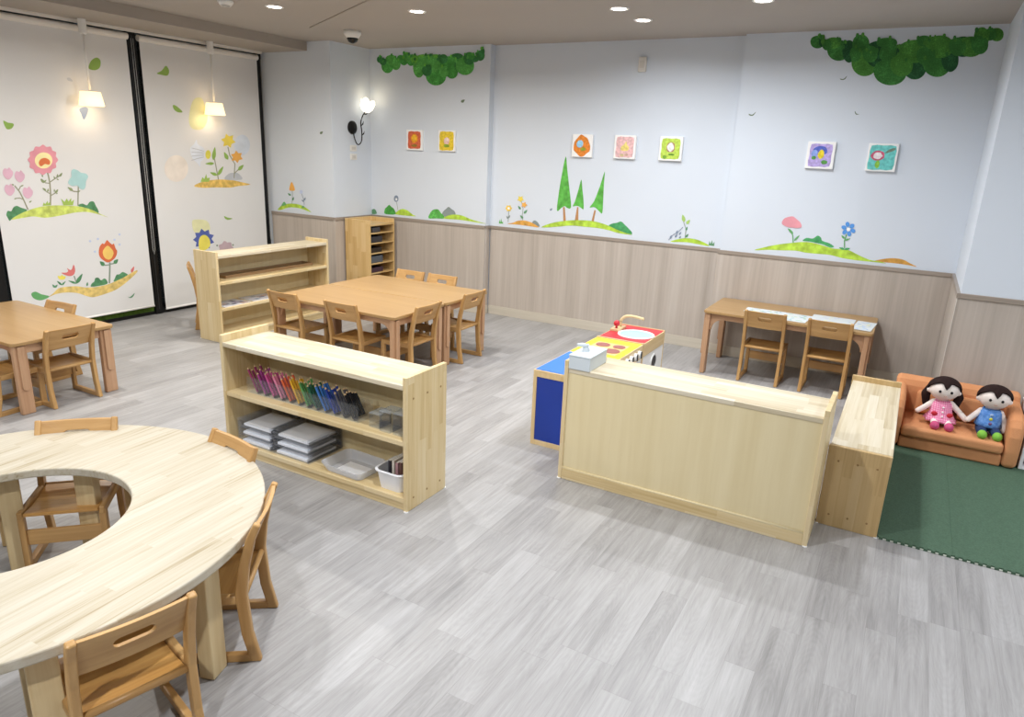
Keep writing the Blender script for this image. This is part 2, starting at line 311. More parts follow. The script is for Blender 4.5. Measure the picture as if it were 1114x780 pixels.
ART = {
'gA':('A',[
('leaf_clump','s','g3',0,[(-5.033,2.48),(-5.039,2.462),(-5.056,2.451),(-5.077,2.451),(-5.095,2.462),(-5.102,2.481),(-5.095,2.501),(-5.076,2.51),(-5.055,2.51),(-5.038,2.499)]),
('leaf_clump','s','g2',0,[(-4.612,2.46),(-4.621,2.432),(-4.646,2.414),(-4.678,2.414),(-4.705,2.432),(-4.716,2.462),(-4.706,2.493),(-4.677,2.507),(-4.646,2.507),(-4.62,2.489)]),
('leaf_clump','s','g2',0,[(-4.698,2.462),(-4.707,2.437),(-4.733,2.421),(-4.765,2.421),(-4.793,2.437),(-4.804,2.464),(-4.794,2.491),(-4.764,2.504),(-4.733,2.504),(-4.706,2.488)]),
('leaf_clump','s','g1',0,[(-4.794,2.431),(-4.804,2.399),(-4.834,2.379),(-4.871,2.379),(-4.903,2.4),(-4.915,2.434),(-4.904,2.468),(-4.87,2.484),(-4.833,2.484),(-4.803,2.464)]),
('leaf_clump','s','g2',0,[(-4.883,2.417),(-4.897,2.377),(-4.936,2.352),(-4.985,2.351),(-5.027,2.377),(-5.043,2.42),(-5.028,2.463),(-4.983,2.483),(-4.934,2.483),(-4.894,2.458)]),
('leaf_clump','s','g1',0,[(-4.838,2.47),(-4.851,2.442),(-4.888,2.424),(-4.935,2.424),(-4.975,2.443),(-4.991,2.474),(-4.976,2.505),(-4.933,2.519),(-4.887,2.518),(-4.849,2.5)]),
('leaf_clump','s','g4',0,[(-4.679,2.51),(-4.687,2.491),(-4.707,2.479),(-4.733,2.479),(-4.754,2.491),(-4.763,2.512),(-4.755,2.532),(-4.732,2.541),(-4.707,2.541),(-4.686,2.529)]),
('leaf_clump','s','g3',0,[(-3.795,2.488),(-3.803,2.461),(-3.827,2.444),(-3.858,2.444),(-3.885,2.462),(-3.896,2.49),(-3.888,2.519),(-3.86,2.532),(-3.83,2.532),(-3.804,2.515)]),
('leaf_clump','s','g3',0,[(-3.796,2.523),(-3.8,2.505),(-3.811,2.494),(-3.825,2.494),(-3.838,2.505),(-3.844,2.524),(-3.84,2.543),(-3.827,2.552),(-3.813,2.553),(-3.801,2.541)]),
('leaf_clump','s','g3',0,[(-3.856,2.459),(-3.865,2.442),(-3.89,2.432),(-3.923,2.432),(-3.952,2.443),(-3.963,2.461),(-3.954,2.479),(-3.924,2.487),(-3.892,2.487),(-3.865,2.476)]),
('leaf_clump','s','g4',0,[(-4.421,2.445),(-4.438,2.405),(-4.487,2.38),(-4.55,2.379),(-4.604,2.406),(-4.625,2.45),(-4.606,2.493),(-4.55,2.513),(-4.488,2.513),(-4.437,2.487)]),
('leaf_clump','s','g1',0,[(-4.491,2.399),(-4.503,2.342),(-4.538,2.306),(-4.584,2.305),(-4.622,2.341),(-4.638,2.401),(-4.624,2.463),(-4.583,2.492),(-4.539,2.492),(-4.502,2.457)]),
('leaf_clump','s','g4',0,[(-4.269,2.468),(-4.286,2.444),(-4.334,2.429),(-4.395,2.43),(-4.448,2.446),(-4.469,2.473),(-4.451,2.499),(-4.395,2.511),(-4.335,2.51),(-4.285,2.494)]),
('leaf_clump','s','g2',0,[(-4.095,2.35),(-4.106,2.313),(-4.141,2.29),(-4.186,2.29),(-4.224,2.313),(-4.24,2.352),(-4.227,2.392),(-4.187,2.411),(-4.143,2.411),(-4.106,2.388)]),
('leaf_clump','s','g2',0,[(-4.233,2.31),(-4.253,2.262),(-4.311,2.231),(-4.386,2.23),(-4.45,2.261),(-4.477,2.313),(-4.454,2.366),(-4.386,2.391),(-4.313,2.391),(-4.252,2.36)]),
('leaf_clump','s','g1',0,[(-4.29,2.416),(-4.31,2.376),(-4.368,2.351),(-4.444,2.351),(-4.508,2.378),(-4.534,2.421),(-4.511,2.465),(-4.443,2.484),(-4.37,2.484),(-4.308,2.458)]),
('leaf_clump','s','g3',0,[(-4.027,2.463),(-4.04,2.433),(-4.079,2.414),(-4.131,2.414),(-4.174,2.434),(-4.192,2.466),(-4.177,2.499),(-4.132,2.514),(-4.082,2.513),(-4.04,2.494)]),
('leaf_clump','s','g2',0,[(-4.086,2.418),(-4.104,2.375),(-4.157,2.348),(-4.226,2.348),(-4.285,2.376),(-4.309,2.422),(-4.289,2.468),(-4.227,2.489),(-4.16,2.489),(-4.104,2.462)]),
('leaf_clump','s','g3',0,[(-3.999,2.406),(-4.009,2.369),(-4.042,2.346),(-4.084,2.346),(-4.121,2.369),(-4.136,2.408),(-4.124,2.448),(-4.086,2.466),(-4.045,2.466),(-4.01,2.443)]),
('leaf_clump','s','g1',0,[(-3.91,2.399),(-3.926,2.352),(-3.976,2.322),(-4.042,2.322),(-4.099,2.352),(-4.122,2.403),(-4.103,2.454),(-4.045,2.477),(-3.981,2.477),(-3.927,2.447)]),
('leaf_clump','s','g3',0,[(-3.905,2.465),(-3.915,2.432),(-3.945,2.411),(-3.985,2.411),(-4.02,2.433),(-4.034,2.468),(-4.023,2.504),(-3.987,2.52),(-3.948,2.52),(-3.915,2.499)]),
('leaf_clump','s','g2',0,[(-4.749,2.479),(-4.757,2.458),(-4.779,2.444),(-4.807,2.444),(-4.83,2.458),(-4.84,2.481),(-4.831,2.504),(-4.806,2.515),(-4.779,2.515),(-4.756,2.501)]),
('leaf_clump','s','g1',0,[(-4.658,2.482),(-4.665,2.461),(-4.685,2.448),(-4.711,2.448),(-4.733,2.461),(-4.741,2.484),(-4.733,2.507),(-4.71,2.518),(-4.685,2.518),(-4.664,2.504)]),
('leaf_clump','s','g4',0,[(-4.576,2.475),(-4.584,2.45),(-4.605,2.434),(-4.632,2.434),(-4.655,2.45),(-4.665,2.477),(-4.656,2.504),(-4.632,2.517),(-4.605,2.517),(-4.583,2.501)]),
('leaf_clump','s','g3',0,[(-4.214,2.467),(-4.224,2.443),(-4.25,2.427),(-4.285,2.427),(-4.315,2.443),(-4.327,2.47),(-4.317,2.496),(-4.286,2.508),(-4.252,2.508),(-4.223,2.492)]),
('leaf_clump','s','g1',0,[(-4.379,2.46),(-4.391,2.429),(-4.426,2.41),(-4.47,2.41),(-4.508,2.43),(-4.524,2.463),(-4.51,2.497),(-4.47,2.512),(-4.427,2.512),(-4.391,2.492)]),
('leaf_clump','s','g2',0,[(-3.902,2.485),(-3.91,2.468),(-3.932,2.456),(-3.961,2.457),(-3.986,2.468),(-3.997,2.488),(-3.988,2.507),(-3.962,2.516),(-3.934,2.515),(-3.91,2.504)]),
('leaf_clump','s','g3',0,[(-4.972,2.457),(-4.98,2.437),(-5.002,2.425),(-5.031,2.425),(-5.055,2.438),(-5.065,2.459),(-5.056,2.479),(-5.03,2.489),(-5.002,2.489),(-4.978,2.477)]),
('leaf_clump','s','g3',0,[(-4.406,2.366),(-4.416,2.334),(-4.443,2.314),(-4.479,2.314),(-4.51,2.334),(-4.522,2.367),(-4.512,2.401),(-4.479,2.417),(-4.444,2.417),(-4.415,2.398)]),
('leaf_clump','s','g1',0,[(-4.199,2.352),(-4.208,2.321),(-4.235,2.301),(-4.27,2.301),(-4.299,2.321),(-4.312,2.353),(-4.302,2.387),(-4.27,2.403),(-4.236,2.403),(-4.208,2.384)]),
('leaf_tuft','s','g1',0,[(-5.044,2.508),(-5.05,2.497),(-5.063,2.496),(-5.071,2.509),(-5.063,2.523),(-5.047,2.523)]),
('leaf_tuft','s','g2',0,[(-5.03,2.499),(-5.035,2.488),(-5.049,2.487),(-5.057,2.5),(-5.049,2.514),(-5.033,2.515)]),
('leaf_tuft','s','g1',0,[(-4.633,2.503),(-4.638,2.491),(-4.651,2.491),(-4.659,2.504),(-4.652,2.518),(-4.635,2.519)]),
('leaf_tuft','s','g4',0,[(-4.665,2.504),(-4.671,2.493),(-4.684,2.492),(-4.692,2.505),(-4.685,2.52),(-4.668,2.52)]),
('leaf_tuft','s','g1',0,[(-4.733,2.503),(-4.738,2.493),(-4.749,2.493),(-4.756,2.504),(-4.75,2.516),(-4.736,2.517)]),
('leaf_tuft','s','g2',0,[(-4.713,2.496),(-4.717,2.487),(-4.728,2.487),(-4.734,2.497),(-4.728,2.508),(-4.715,2.509)]),
('leaf_tuft','s','g2',0,[(-4.792,2.457),(-4.797,2.446),(-4.81,2.445),(-4.818,2.458),(-4.811,2.472),(-4.795,2.472)]),
('leaf_tuft','s','g4',0,[(-4.81,2.472),(-4.813,2.465),(-4.822,2.465),(-4.827,2.473),(-4.822,2.482),(-4.812,2.483)]),
('leaf_tuft','s','g1',0,[(-5.012,2.457),(-5.015,2.45),(-5.023,2.45),(-5.028,2.458),(-5.024,2.467),(-5.013,2.467)]),
('leaf_tuft','s','g2',0,[(-5.0,2.467),(-5.004,2.459),(-5.014,2.458),(-5.019,2.467),(-5.014,2.478),(-5.002,2.478)]),
('leaf_tuft','s','g2',0,[(-4.845,2.498),(-4.849,2.489),(-4.859,2.489),(-4.865,2.498),(-4.86,2.509),(-4.847,2.51)]),
('leaf_tuft','s','g2',0,[(-4.893,2.518),(-4.898,2.507),(-4.91,2.506),(-4.918,2.518),(-4.911,2.532),(-4.895,2.532)]),
('leaf_tuft','s','g2',0,[(-4.735,2.532),(-4.741,2.52),(-4.754,2.52),(-4.763,2.533),(-4.756,2.548),(-4.738,2.549)]),
('leaf_tuft','s','g3',0,[(-4.672,2.521),(-4.678,2.51),(-4.691,2.509),(-4.699,2.522),(-4.692,2.537),(-4.675,2.537)]),
('leaf_tuft','s','g2',0,[(-3.88,2.505),(-3.883,2.497),(-3.892,2.496),(-3.898,2.506),(-3.894,2.517),(-3.882,2.517)]),
('leaf_tuft','s','g1',0,[(-3.863,2.525),(-3.866,2.517),(-3.875,2.517),(-3.881,2.526),(-3.877,2.536),(-3.865,2.537)]),
('leaf_tuft','s','g1',0,[(-3.805,2.551),(-3.809,2.541),(-3.82,2.541),(-3.827,2.552),(-3.822,2.564),(-3.808,2.565)]),
('leaf_tuft','s','g4',0,[(-3.82,2.549),(-3.824,2.539),(-3.836,2.538),(-3.843,2.55),(-3.837,2.563),(-3.823,2.564)]),
('leaf_tuft','s','g4',0,[(-3.878,2.483),(-3.881,2.476),(-3.889,2.475),(-3.894,2.484),(-3.89,2.493),(-3.88,2.493)]),
('leaf_tuft','s','g1',0,[(-3.878,2.483),(-3.88,2.476),(-3.888,2.476),(-3.892,2.483),(-3.889,2.492),(-3.879,2.492)]),
('leaf_tuft','s','g4',0,[(-4.426,2.473),(-4.43,2.465),(-4.439,2.464),(-4.445,2.474),(-4.44,2.485),(-4.428,2.485)]),
('leaf_tuft','s','g3',0,[(-4.597,2.472),(-4.601,2.461),(-4.614,2.46),(-4.622,2.473),(-4.615,2.487),(-4.599,2.487)]),
('leaf_tuft','s','g4',0,[(-4.571,2.487),(-4.576,2.476),(-4.589,2.475),(-4.597,2.488),(-4.59,2.502),(-4.574,2.503)]),
('leaf_tuft','s','g2',0,[(-4.615,2.439),(-4.619,2.432),(-4.628,2.431),(-4.633,2.44),(-4.629,2.45),(-4.617,2.45)]),
('leaf_tuft','s','g4',0,[(-4.433,2.495),(-4.436,2.487),(-4.445,2.486),(-4.451,2.495),(-4.446,2.506),(-4.435,2.506)]),
('leaf_tuft','s','g3',0,[(-4.392,2.508),(-4.396,2.499),(-4.405,2.499),(-4.411,2.508),(-4.406,2.519),(-4.394,2.52)]),
('leaf_tuft','s','g3',0,[(-4.116,2.396),(-4.118,2.389),(-4.126,2.388),(-4.131,2.397),(-4.127,2.406),(-4.117,2.406)]),
('leaf_tuft','s','g1',0,[(-4.106,2.387),(-4.109,2.38),(-4.116,2.38),(-4.121,2.387),(-4.117,2.396),(-4.108,2.397)]),
('leaf_tuft','s','g3',0,[(-4.416,2.371),(-4.42,2.362),(-4.431,2.361),(-4.437,2.371),(-4.432,2.384),(-4.418,2.384)]),
('leaf_tuft','s','g1',0,[(-4.244,2.349),(-4.248,2.341),(-4.257,2.34),(-4.263,2.349),(-4.259,2.36),(-4.247,2.361)]),
('leaf_tuft','s','g2',0,[(-4.45,2.478),(-4.453,2.469),(-4.463,2.469),(-4.469,2.478),(-4.464,2.489),(-4.452,2.489)]),
('leaf_tuft','s','g3',0,[(-4.32,2.464),(-4.324,2.454),(-4.336,2.454),(-4.343,2.465),(-4.337,2.478),(-4.323,2.478)]),
('leaf_tuft','s','g1',0,[(-4.027,2.478),(-4.03,2.471),(-4.038,2.47),(-4.043,2.479),(-4.039,2.488),(-4.029,2.488)]),
('leaf_tuft','s','g4',0,[(-4.164,2.49),(-4.168,2.48),(-4.178,2.48),(-4.185,2.491),(-4.18,2.503),(-4.166,2.504)]),
('leaf_tuft','s','g3',0,[(-4.279,2.448),(-4.283,2.438),(-4.295,2.437),(-4.302,2.449),(-4.296,2.462),(-4.281,2.463)]),
('leaf_tuft','s','g4',0,[(-4.11,2.465),(-4.114,2.456),(-4.123,2.455),(-4.13,2.465),(-4.125,2.477),(-4.112,2.477)]),
('leaf_tuft','s','g1',0,[(-4.103,2.445),(-4.108,2.433),(-4.121,2.432),(-4.129,2.445),(-4.123,2.46),(-4.107,2.461)]),
('leaf_tuft','s','g2',0,[(-4.014,2.448),(-4.017,2.44),(-4.027,2.44),(-4.032,2.449),(-4.028,2.459),(-4.016,2.46)]),
('leaf_tuft','s','g2',0,[(-4.081,2.448),(-4.085,2.438),(-4.097,2.437),(-4.104,2.448),(-4.098,2.462),(-4.084,2.462)]),
('leaf_tuft','s','g1',0,[(-3.971,2.472),(-3.976,2.461),(-3.987,2.461),(-3.995,2.472),(-3.989,2.486),(-3.974,2.487)]),
('leaf_tuft','s','g1',0,[(-4.004,2.503),(-4.007,2.495),(-4.017,2.494),(-4.023,2.504),(-4.018,2.515),(-4.006,2.515)]),
('leaf_tuft','s','g4',0,[(-3.915,2.5),(-3.918,2.492),(-3.926,2.491),(-3.932,2.5),(-3.928,2.51),(-3.917,2.511)]),
('leaf_tuft','s','g2',0,[(-4.746,2.496),(-4.751,2.486),(-4.762,2.485),(-4.77,2.497),(-4.763,2.51),(-4.748,2.51)]),
('leaf_tuft','s','g4',0,[(-4.744,2.492),(-4.749,2.482),(-4.759,2.482),(-4.766,2.492),(-4.76,2.504),(-4.747,2.505)]),
('leaf_tuft','s','g3',0,[(-4.672,2.513),(-4.676,2.505),(-4.685,2.504),(-4.691,2.514),(-4.686,2.525),(-4.674,2.525)]),
('leaf_tuft','s','g2',0,[(-4.708,2.513),(-4.712,2.504),(-4.723,2.504),(-4.729,2.514),(-4.723,2.525),(-4.71,2.526)]),
('leaf_tuft','s','g2',0,[(-4.641,2.499),(-4.646,2.488),(-4.659,2.488),(-4.667,2.5),(-4.66,2.514),(-4.644,2.515)]),
('leaf_tuft','s','g3',0,[(-4.596,2.514),(-4.601,2.505),(-4.611,2.504),(-4.618,2.515),(-4.612,2.527),(-4.599,2.527)]),
('leaf_tuft','s','g3',0,[(-4.297,2.496),(-4.301,2.487),(-4.311,2.487),(-4.318,2.497),(-4.313,2.509),(-4.3,2.509)]),
('leaf_tuft','s','g3',0,[(-4.304,2.487),(-4.309,2.476),(-4.321,2.476),(-4.329,2.488),(-4.323,2.501),(-4.307,2.502)]),
('leaf_tuft','s','g3',0,[(-4.408,2.505),(-4.412,2.495),(-4.423,2.494),(-4.431,2.505),(-4.425,2.518),(-4.41,2.519)]),
('leaf_tuft','s','g3',0,[(-4.461,2.509),(-4.465,2.499),(-4.477,2.498),(-4.485,2.51),(-4.478,2.523),(-4.463,2.524)]),
('leaf_tuft','s','g3',0,[(-3.908,2.505),(-3.911,2.497),(-3.92,2.496),(-3.925,2.505),(-3.921,2.515),(-3.91,2.516)]),
('leaf_tuft','s','g2',0,[(-3.9,2.497),(-3.904,2.489),(-3.913,2.488),(-3.918,2.498),(-3.914,2.508),(-3.903,2.509)]),
('leaf_tuft','s','g3',0,[(-5.0,2.488),(-5.003,2.481),(-5.012,2.48),(-5.017,2.488),(-5.012,2.497),(-5.002,2.498)]),
('leaf_tuft','s','g3',0,[(-5.025,2.486),(-5.029,2.478),(-5.039,2.477),(-5.045,2.487),(-5.04,2.497),(-5.027,2.498)]),
('leaf_tuft','s','g3',0,[(-4.414,2.401),(-4.418,2.391),(-4.43,2.39),(-4.437,2.401),(-4.431,2.414),(-4.416,2.415)]),
('leaf_tuft','s','g4',0,[(-4.472,2.413),(-4.476,2.403),(-4.488,2.403),(-4.495,2.414),(-4.489,2.427),(-4.475,2.428)]),
('leaf_tuft','s','g4',0,[(-4.262,2.399),(-4.267,2.388),(-4.279,2.387),(-4.287,2.4),(-4.281,2.414),(-4.265,2.415)]),
('leaf_tuft','s','g2',0,[(-4.194,2.37),(-4.198,2.358),(-4.211,2.357),(-4.219,2.37),(-4.213,2.385),(-4.197,2.386)]),
]),
'gC':('C',[
('leaf_clump','s','d2',0,[(-0.819,2.509),(-0.823,2.483),(-0.845,2.467),(-0.875,2.467),(-0.904,2.484),(-0.918,2.512),(-0.913,2.539),(-0.888,2.552),(-0.858,2.552),(-0.831,2.535)]),
('leaf_clump','s','d3',0,[(-0.811,2.508),(-0.812,2.489),(-0.822,2.476),(-0.836,2.476),(-0.851,2.489),(-0.859,2.51),(-0.858,2.531),(-0.846,2.541),(-0.832,2.541),(-0.818,2.528)]),
('leaf_clump','s','d2',0,[(-0.634,2.446),(-0.641,2.405),(-0.674,2.379),(-0.723,2.379),(-0.768,2.406),(-0.791,2.45),(-0.784,2.495),(-0.743,2.515),(-0.696,2.515),(-0.653,2.488)]),
('leaf_clump','s','d1',0,[(-0.705,2.499),(-0.711,2.476),(-0.734,2.463),(-0.766,2.463),(-0.796,2.478),(-0.811,2.502),(-0.805,2.526),(-0.777,2.537),(-0.745,2.536),(-0.717,2.522)]),
('leaf_clump','s','d1',0,[(0.298,2.518),(0.296,2.493),(0.279,2.478),(0.254,2.479),(0.229,2.495),(0.216,2.521),(0.218,2.547),(0.238,2.559),(0.263,2.559),(0.287,2.543)]),
('leaf_clump','s','d2',0,[(0.258,2.519),(0.255,2.498),(0.237,2.484),(0.21,2.485),(0.184,2.499),(0.17,2.522),(0.174,2.546),(0.196,2.556),(0.222,2.556),(0.247,2.542)]),
('leaf_clump','s','d1',0,[(0.219,2.503),(0.219,2.466),(0.202,2.442),(0.175,2.442),(0.148,2.466),(0.13,2.506),(0.131,2.547),(0.152,2.566),(0.178,2.566),(0.205,2.542)]),
('leaf_clump','s','d3',0,[(-0.597,2.439),(-0.597,2.394),(-0.613,2.365),(-0.64,2.365),(-0.668,2.393),(-0.685,2.441),(-0.684,2.489),(-0.664,2.512),(-0.637,2.512),(-0.611,2.484)]),
('leaf_clump','s','d2',0,[(-0.51,2.48),(-0.513,2.439),(-0.536,2.414),(-0.572,2.414),(-0.606,2.44),(-0.625,2.483),(-0.621,2.527),(-0.593,2.547),(-0.558,2.547),(-0.526,2.522)]),
('leaf_clump','s','d1',0,[(-0.437,2.353),(-0.443,2.303),(-0.479,2.271),(-0.532,2.27),(-0.583,2.303),(-0.61,2.357),(-0.602,2.411),(-0.559,2.437),(-0.507,2.437),(-0.459,2.405)]),
('leaf_clump','s','d3',0,[(-0.378,2.414),(-0.382,2.363),(-0.413,2.33),(-0.459,2.33),(-0.504,2.363),(-0.529,2.418),(-0.524,2.473),(-0.487,2.499),(-0.442,2.499),(-0.399,2.467)]),
('leaf_clump','s','d2',0,[(-0.236,2.294),(-0.245,2.241),(-0.291,2.207),(-0.358,2.207),(-0.42,2.24),(-0.453,2.297),(-0.442,2.354),(-0.386,2.381),(-0.321,2.381),(-0.262,2.348)]),
('leaf_clump','s','d3',0,[(-0.12,2.323),(-0.124,2.275),(-0.154,2.245),(-0.2,2.244),(-0.244,2.274),(-0.269,2.325),(-0.264,2.377),(-0.227,2.401),(-0.182,2.401),(-0.14,2.371)]),
('leaf_clump','s','d2',0,[(-0.289,2.412),(-0.295,2.372),(-0.326,2.347),(-0.371,2.347),(-0.414,2.373),(-0.437,2.416),(-0.43,2.459),(-0.393,2.479),(-0.349,2.478),(-0.307,2.453)]),
('leaf_clump','s','d3',0,[(-0.216,2.398),(-0.216,2.347),(-0.237,2.315),(-0.27,2.314),(-0.304,2.347),(-0.325,2.4),(-0.325,2.455),(-0.299,2.481),(-0.266,2.481),(-0.234,2.45)]),
('leaf_clump','s','d1',0,[(-0.118,2.426),(-0.126,2.382),(-0.167,2.354),(-0.226,2.354),(-0.281,2.383),(-0.31,2.431),(-0.3,2.479),(-0.251,2.5),(-0.193,2.5),(-0.141,2.471)]),
('leaf_clump','s','d2',0,[(-0.118,2.491),(-0.123,2.47),(-0.143,2.457),(-0.172,2.458),(-0.199,2.472),(-0.213,2.495),(-0.208,2.518),(-0.184,2.528),(-0.156,2.527),(-0.13,2.514)]),
('leaf_clump','s','d2',0,[(0.026,2.344),(0.021,2.293),(-0.015,2.26),(-0.069,2.26),(-0.12,2.293),(-0.149,2.348),(-0.143,2.403),(-0.099,2.429),(-0.046,2.429),(0.003,2.397)]),
('leaf_clump','s','d3',0,[(0.067,2.367),(0.067,2.321),(0.047,2.292),(0.016,2.291),(-0.017,2.321),(-0.037,2.369),(-0.036,2.419),(-0.012,2.442),(0.019,2.443),(0.05,2.414)]),
('leaf_clump','s','d1',0,[(0.023,2.451),(0.016,2.409),(-0.021,2.383),(-0.074,2.383),(-0.125,2.411),(-0.151,2.457),(-0.143,2.502),(-0.099,2.523),(-0.047,2.522),(0.002,2.495)]),
('leaf_clump','s','d3',0,[(0.144,2.448),(0.14,2.41),(0.112,2.386),(0.07,2.386),(0.03,2.411),(0.008,2.452),(0.013,2.493),(0.047,2.512),(0.088,2.511),(0.126,2.487)]),
('leaf_clump','s','d1',0,[(0.198,2.446),(0.192,2.408),(0.159,2.385),(0.111,2.385),(0.065,2.41),(0.041,2.451),(0.048,2.492),(0.088,2.51),(0.135,2.51),(0.179,2.485)]),
('leaf_clump','s','d2',0,[(0.223,2.457),(0.221,2.423),(0.201,2.401),(0.171,2.401),(0.141,2.423),(0.123,2.46),(0.125,2.497),(0.149,2.514),(0.179,2.514),(0.208,2.492)]),
('leaf_clump','s','d2',0,[(-0.332,2.486),(-0.339,2.466),(-0.37,2.454),(-0.412,2.455),(-0.449,2.469),(-0.467,2.491),(-0.458,2.513),(-0.422,2.522),(-0.382,2.521),(-0.345,2.508)]),
('leaf_clump','s','d2',0,[(-0.767,2.488),(-0.769,2.465),(-0.783,2.451),(-0.803,2.451),(-0.822,2.466),(-0.833,2.49),(-0.831,2.514),(-0.814,2.525),(-0.794,2.525),(-0.776,2.511)]),
('leaf_clump','s','d1',0,[(-0.206,2.336),(-0.21,2.293),(-0.24,2.265),(-0.285,2.265),(-0.328,2.293),(-0.352,2.339),(-0.346,2.386),(-0.309,2.408),(-0.266,2.408),(-0.224,2.381)]),
('leaf_clump','s','d2',0,[(-0.078,2.394),(-0.082,2.359),(-0.106,2.336),(-0.142,2.336),(-0.177,2.359),(-0.196,2.397),(-0.192,2.436),(-0.163,2.454),(-0.127,2.454),(-0.094,2.431)]),
('leaf_clump','s','d1',0,[(-0.054,2.477),(-0.058,2.453),(-0.081,2.438),(-0.113,2.438),(-0.143,2.454),(-0.159,2.481),(-0.154,2.507),(-0.127,2.519),(-0.096,2.519),(-0.067,2.503)]),
('leaf_clump','s','d2',0,[(0.095,2.449),(0.093,2.414),(0.073,2.392),(0.041,2.392),(0.01,2.415),(-0.007,2.452),(-0.005,2.49),(0.02,2.507),(0.051,2.507),(0.081,2.485)]),
('leaf_clump','s','d2',0,[(-0.445,2.416),(-0.448,2.383),(-0.468,2.362),(-0.499,2.362),(-0.529,2.383),(-0.546,2.418),(-0.542,2.454),(-0.517,2.471),(-0.487,2.471),(-0.458,2.45)]),
('leaf_clump','s','d2',0,[(-0.555,2.419),(-0.557,2.389),(-0.572,2.37),(-0.596,2.37),(-0.619,2.389),(-0.632,2.421),(-0.63,2.453),(-0.611,2.468),(-0.588,2.468),(-0.566,2.449)]),
('leaf_tuft','s','d1',0,[(-0.849,2.549),(-0.851,2.536),(-0.862,2.535),(-0.871,2.55),(-0.868,2.566),(-0.854,2.567)]),
('leaf_tuft','s','d2',0,[(-0.826,2.536),(-0.829,2.523),(-0.84,2.522),(-0.849,2.537),(-0.846,2.553),(-0.832,2.554)]),
('leaf_tuft','s','d1',0,[(-0.82,2.538),(-0.822,2.524),(-0.834,2.523),(-0.844,2.539),(-0.84,2.556),(-0.826,2.557)]),
('leaf_tuft','s','d2',0,[(-0.835,2.539),(-0.838,2.525),(-0.849,2.524),(-0.859,2.54),(-0.856,2.557),(-0.841,2.558)]),
('leaf_tuft','s','d1',0,[(-0.703,2.513),(-0.705,2.502),(-0.715,2.501),(-0.723,2.514),(-0.72,2.529),(-0.708,2.53)]),
('leaf_tuft','s','d2',0,[(-0.671,2.502),(-0.673,2.491),(-0.681,2.491),(-0.689,2.503),(-0.686,2.516),(-0.675,2.517)]),
('leaf_tuft','s','d2',0,[(-0.707,2.517),(-0.709,2.504),(-0.72,2.503),(-0.729,2.517),(-0.726,2.534),(-0.712,2.534)]),
('leaf_tuft','s','d2',0,[(-0.724,2.528),(-0.726,2.519),(-0.733,2.518),(-0.739,2.528),(-0.737,2.539),(-0.728,2.539)]),
('leaf_tuft','s','d1',0,[(0.228,2.544),(0.227,2.536),(0.222,2.536),(0.217,2.544),(0.218,2.553),(0.225,2.554)]),
('leaf_tuft','s','d2',0,[(0.233,2.549),(0.232,2.541),(0.226,2.54),(0.22,2.55),(0.221,2.561),(0.229,2.561)]),
('leaf_tuft','s','d2',0,[(0.251,2.54),(0.25,2.531),(0.243,2.531),(0.237,2.541),(0.238,2.552),(0.247,2.553)]),
('leaf_tuft','s','d2',0,[(0.221,2.555),(0.22,2.544),(0.211,2.543),(0.203,2.556),(0.205,2.57),(0.216,2.571)]),
('leaf_tuft','s','d2',0,[(0.148,2.548),(0.147,2.535),(0.136,2.534),(0.127,2.549),(0.129,2.566),(0.142,2.566)]),
('leaf_tuft','s','d1',0,[(0.218,2.527),(0.217,2.514),(0.207,2.513),(0.198,2.527),(0.2,2.543),(0.213,2.544)]),
('leaf_tuft','s','d2',0,[(-0.673,2.467),(-0.675,2.456),(-0.684,2.455),(-0.691,2.467),(-0.689,2.481),(-0.677,2.482)]),
('leaf_tuft','s','d1',0,[(-0.664,2.5),(-0.665,2.49),(-0.674,2.489),(-0.681,2.501),(-0.679,2.514),(-0.668,2.514)]),
('leaf_tuft','s','d1',0,[(-0.554,2.544),(-0.556,2.532),(-0.566,2.531),(-0.575,2.545),(-0.572,2.561),(-0.559,2.561)]),
('leaf_tuft','s','d2',0,[(-0.589,2.54),(-0.591,2.527),(-0.602,2.526),(-0.611,2.541),(-0.608,2.558),(-0.595,2.558)]),
('leaf_tuft','s','d2',0,[(-0.487,2.425),(-0.488,2.416),(-0.496,2.416),(-0.502,2.426),(-0.5,2.438),(-0.491,2.438)]),
('leaf_tuft','s','d1',0,[(-0.486,2.425),(-0.487,2.416),(-0.494,2.416),(-0.5,2.425),(-0.498,2.436),(-0.489,2.436)]),
('leaf_tuft','s','d2',0,[(-0.387,2.449),(-0.388,2.439),(-0.396,2.439),(-0.403,2.45),(-0.401,2.463),(-0.391,2.463)]),
('leaf_tuft','s','d1',0,[(-0.511,2.447),(-0.513,2.434),(-0.524,2.433),(-0.533,2.447),(-0.53,2.464),(-0.516,2.465)]),
('leaf_tuft','s','d2',0,[(-0.375,2.377),(-0.376,2.364),(-0.387,2.363),(-0.396,2.378),(-0.393,2.394),(-0.38,2.395)]),
('leaf_tuft','s','d2',0,[(-0.431,2.333),(-0.432,2.323),(-0.439,2.323),(-0.446,2.333),(-0.444,2.345),(-0.434,2.345)]),
('leaf_tuft','s','d2',0,[(-0.249,2.369),(-0.25,2.36),(-0.257,2.359),(-0.264,2.37),(-0.262,2.382),(-0.252,2.382)]),
('leaf_tuft','s','d1',0,[(-0.223,2.395),(-0.224,2.385),(-0.232,2.385),(-0.239,2.396),(-0.237,2.409),(-0.227,2.409)]),
('leaf_tuft','s','d1',0,[(-0.319,2.462),(-0.32,2.453),(-0.327,2.453),(-0.333,2.462),(-0.331,2.473),(-0.322,2.474)]),
('leaf_tuft','s','d1',0,[(-0.307,2.452),(-0.309,2.444),(-0.315,2.443),(-0.321,2.452),(-0.319,2.463),(-0.311,2.463)]),
